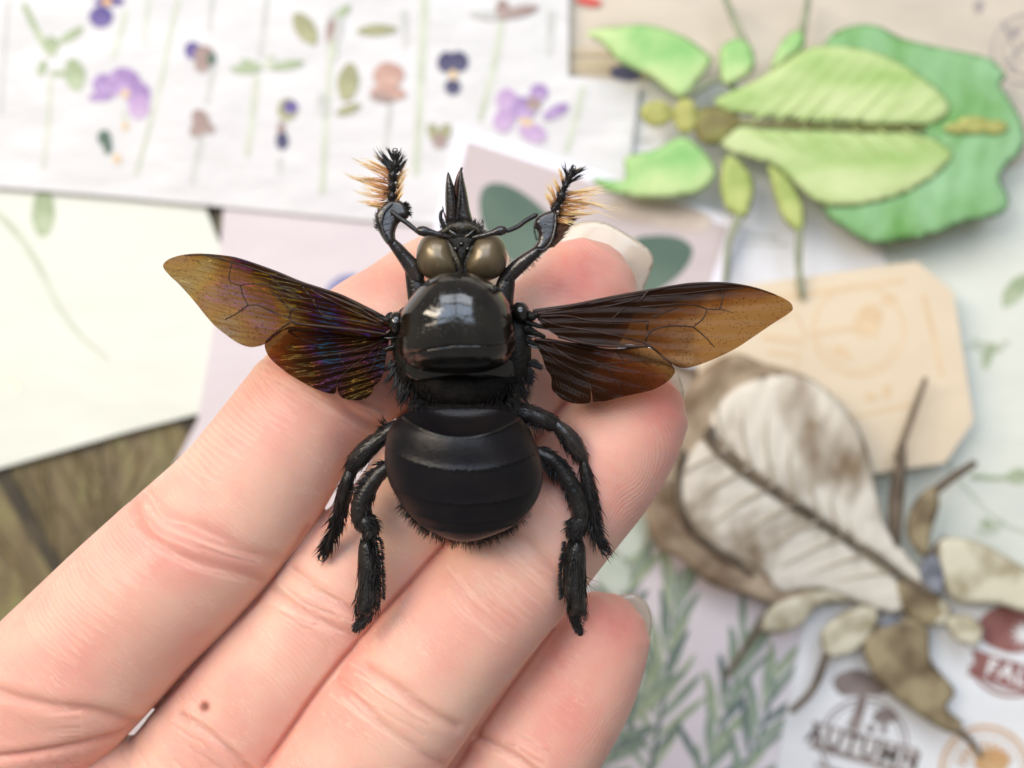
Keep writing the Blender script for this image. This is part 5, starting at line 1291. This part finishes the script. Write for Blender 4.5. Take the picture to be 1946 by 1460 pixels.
RH = R3((140, 560), (130, 525), (200, 515), (330, 535), (480, 560), (640, 588), (800, 585), (900, 578), (960, 605), (1020, 655), (1070, 695), (1090, 735), (1085, 762), (1040, 812), (970, 855), (900, 880), (750, 912), (620, 945), (570, 948), (532, 948), (524, 915), (514, 868), (516, 915), (508, 955), (470, 964), (400, 962), (330, 940), (285, 905), (248, 862), (242, 780), (205, 720), (180, 640))
rh = [(R3((140, 525), (330, 545), (480, 577), (680, 595), (880, 574)), 2.6, 1.6), (R3((180, 525), (330, 622), (440, 680), (580, 690), (720, 685), (850, 675), (915, 702)), 1.8, .9), (R3((680, 598), (720, 640), (740, 680)), 1.2, .8), (R3((580, 690), (650, 750), (700, 820), (718, 870)), 1.4, 1.0), (R3((590, 692), (700, 722), (820, 745)), 1.3, .8),
      (R3((160, 560), (300, 680), (440, 750), (500, 820), (516, 868)), 2.0, 1.0), (R3((250, 560), (340, 640), (450, 690)), 1.6, 1.0)]
for i in range(9): rh.append((R3((230 + i * 16, 640 + i * 14), (270 + i * 22, 780 + i * 6), (300 + i * 24, 880 + i * 6)), .5, .4))
def darkRH(q, u, v):
    return np.clip(1.1 - u * 1.1, 0.08, 1) + np.clip(.3 - abs(u - .35), 0, .3) * .2
make_wing(RH, (1018, 648), (1281, 705), 76, 48, 2.2, 2.2, WINGR, rh, darkRH, name='hindwing')
# left forewing
LF = L2((1745, 585), (1730, 560), (1600, 490), (1400, 392), (1250, 342), (1100, 290), (900, 208), (650, 122), (520, 98), (380, 86), (280, 88), (200, 100), (125, 125), (84, 158), (82, 195), (135, 258), (200, 318), (300, 430), (440, 600), (560, 700), (640, 752), (720, 778), (790, 770), (850, 745), (920, 690), (990, 648), (1100, 655), (1300, 668), (1500, 690), (1680, 700), (1740, 650))
lv = [(L2((1745, 580), (1600, 500), (1400, 402), (1250, 350), (1100, 300), (900, 218), (650, 132), (480, 104), (380, 95), (240, 102)), 4.2, 1.0), (L2((1700, 590), (1500, 480), (1250, 370), (1100, 312)), 3.4, 2.4),
      (L2((1700, 615), (1500, 520), (1250, 400), (1100, 312), (870, 240), (700, 182), (590, 150), (480, 115), (370, 96)), 2.4, 1.2), (L2((585, 152), (577, 200), (566, 250), (575, 298), (650, 320)), 1.1, 1.1), (L2((650, 320), (660, 370), (680, 420), (705, 468)), 1.2, 1.2),
      (L2((650, 320), (740, 308), (850, 320), (950, 370), (1050, 412), (1180, 422)), 1.2, 1.6), (L2((705, 468), (780, 470), (880, 512), (950, 545), (1010, 566)), 1.2, 1.8), (L2((705, 468), (620, 530), (540, 572)), 1.5, 1.2), (L2((870, 252), (930, 312), (1000, 362), (1110, 412)), 1.6, 1.6),
      (L2((870, 360), (950, 432), (1015, 490), (1100, 505), (1180, 520)), 1.7, 1.5), (L2((1010, 566), (1022, 512), (1050, 492)), 1.7, 1.5), (L2((1010, 566), (1060, 600), (1240, 622), (1500, 650), (1720, 680)), 2.2, 3.0), (L2((1180, 430), (1250, 530), (1290, 550), (1420, 572), (1700, 620)), 1.8, 2.4), (L2((1100, 312), (1140, 370), (1200, 440)), 3, 2),
      (L2((1010, 600), (920, 660), (850, 720)), 1.8, 1.0)]
def darkLF(q, u, v):
    d = 1.5 - u * 1.7 + np.clip(v, -60, 40) * .006
    top = np.clip(1 - (seg_dist(q, np.array(L2((1700, 600), (1250, 370), (870, 230), (600, 140), (300, 100))), False)) / 24, 0, 1)
    return np.clip(d, 0, 1) + top * .42 * np.clip(1.2 - u, 0, 1)
make_wing(LF, (738, 612), (312, 500), 88, 62, 5.0, 4.0, WINGF, lv, darkLF, ripple=21, tiltv=-.30)
LH = L2((1740, 700), (1660, 672), (1500, 668), (1300, 655), (1100, 640), (1010, 628), (930, 662), (850, 718), (829, 765), (850, 832), (900, 892), (1000, 972), (1080, 1022), (1160, 1066), (1260, 1108), (1330, 1124), (1354, 1112), (1366, 1060), (1370, 1108), (1400, 1150), (1450, 1168), (1510, 1172), (1570, 1162), (1620, 1120), (1636, 1070), (1680, 1030), (1715, 940), (1725, 850), (1745, 760))
lh = [(L2((1720, 690), (1500, 668), (1300, 655), (1010, 655)), 3.2, 2.0), (L2((1010, 665), (1100, 718), (1220, 752)), 2.0, 1.0), (L2((1720, 700), (1500, 690), (1280, 700), (1100, 690)), 2.0, 1.0), (L2((1700, 745), (1560, 860), (1430, 960), (1370, 1020), (1366, 1060)), 1.8, 1.0),
      (L2((1710, 730), (1500, 800), (1330, 830), (1180, 850)), 1.6, 1.0), (L2((1690, 760), (1640, 900), (1560, 1000)), 1.4, .8), (L2((1380, 820), (1400, 880), (1440, 925)), 1.3, .9)]
def darkLH(q, u, v): return np.clip(1.18 - u * .8, 0.25, 1)
make_wing(LH, (738, 640), (505, 655), 74, 46, 3.6, 5.5, WINGL, lh, darkLH, ripple=17, name='hindwing')
# wing hinges: small knobs and struts between the thorax and the wings
for pts in ([(742, 600, 84, 7), (736, 608, 86, 8), (728, 606, 86, 5), (715, 598, 87, 4)], [(748, 632, 76, 9), (738, 640, 74, 7), (722, 646, 72, 3.5)], [(752, 655, 70, 8), (742, 662, 70, 6), (728, 664, 70, 3)], [(756, 645, 60, 14), (764, 690, 58, 14)], [(738, 620, 80, 6), (730, 628, 80, 4), (712, 630, 78, 3)],
            [(1000, 596, 84, 8), (1010, 602, 86, 9), (1022, 596, 86, 6), (1040, 592, 87, 4)], [(1000, 625, 76, 10), (1014, 632, 74, 7), (1034, 640, 72, 3.5)], [(1000, 648, 70, 8), (1014, 654, 70, 6), (1030, 662, 70, 3)], [(1002, 612, 80, 6), (1018, 618, 80, 5), (1040, 624, 78, 3)], [(994, 620, 60, 14), (996, 680, 58, 14)], [(1005, 690, 60, 6), (1018, 688, 62, 5), (1028, 700, 64, 3)]):
    tpart('wing_hinge', pts, ROUGHC, wob=.2)
for pts in ([(752, 641, 88, 1.2), (740, 643, 90, 2.2), (730, 642, 88, 1.2)], [(748, 659, 84, 1.5), (738, 661, 85, 2), (730, 668, 84, 1)], [(1002, 637, 86, 1.2), (1012, 640, 88, 2.2), (1024, 640, 86, 1.2)], [(1004, 655, 84, 1.2), (1016, 660, 85, 2), (1028, 659, 83, 1)]):
    tpart('hinge_plate', pts, SHELL)
for o in list(bpy.data.objects):
    if '_w' in o: del o['_w']
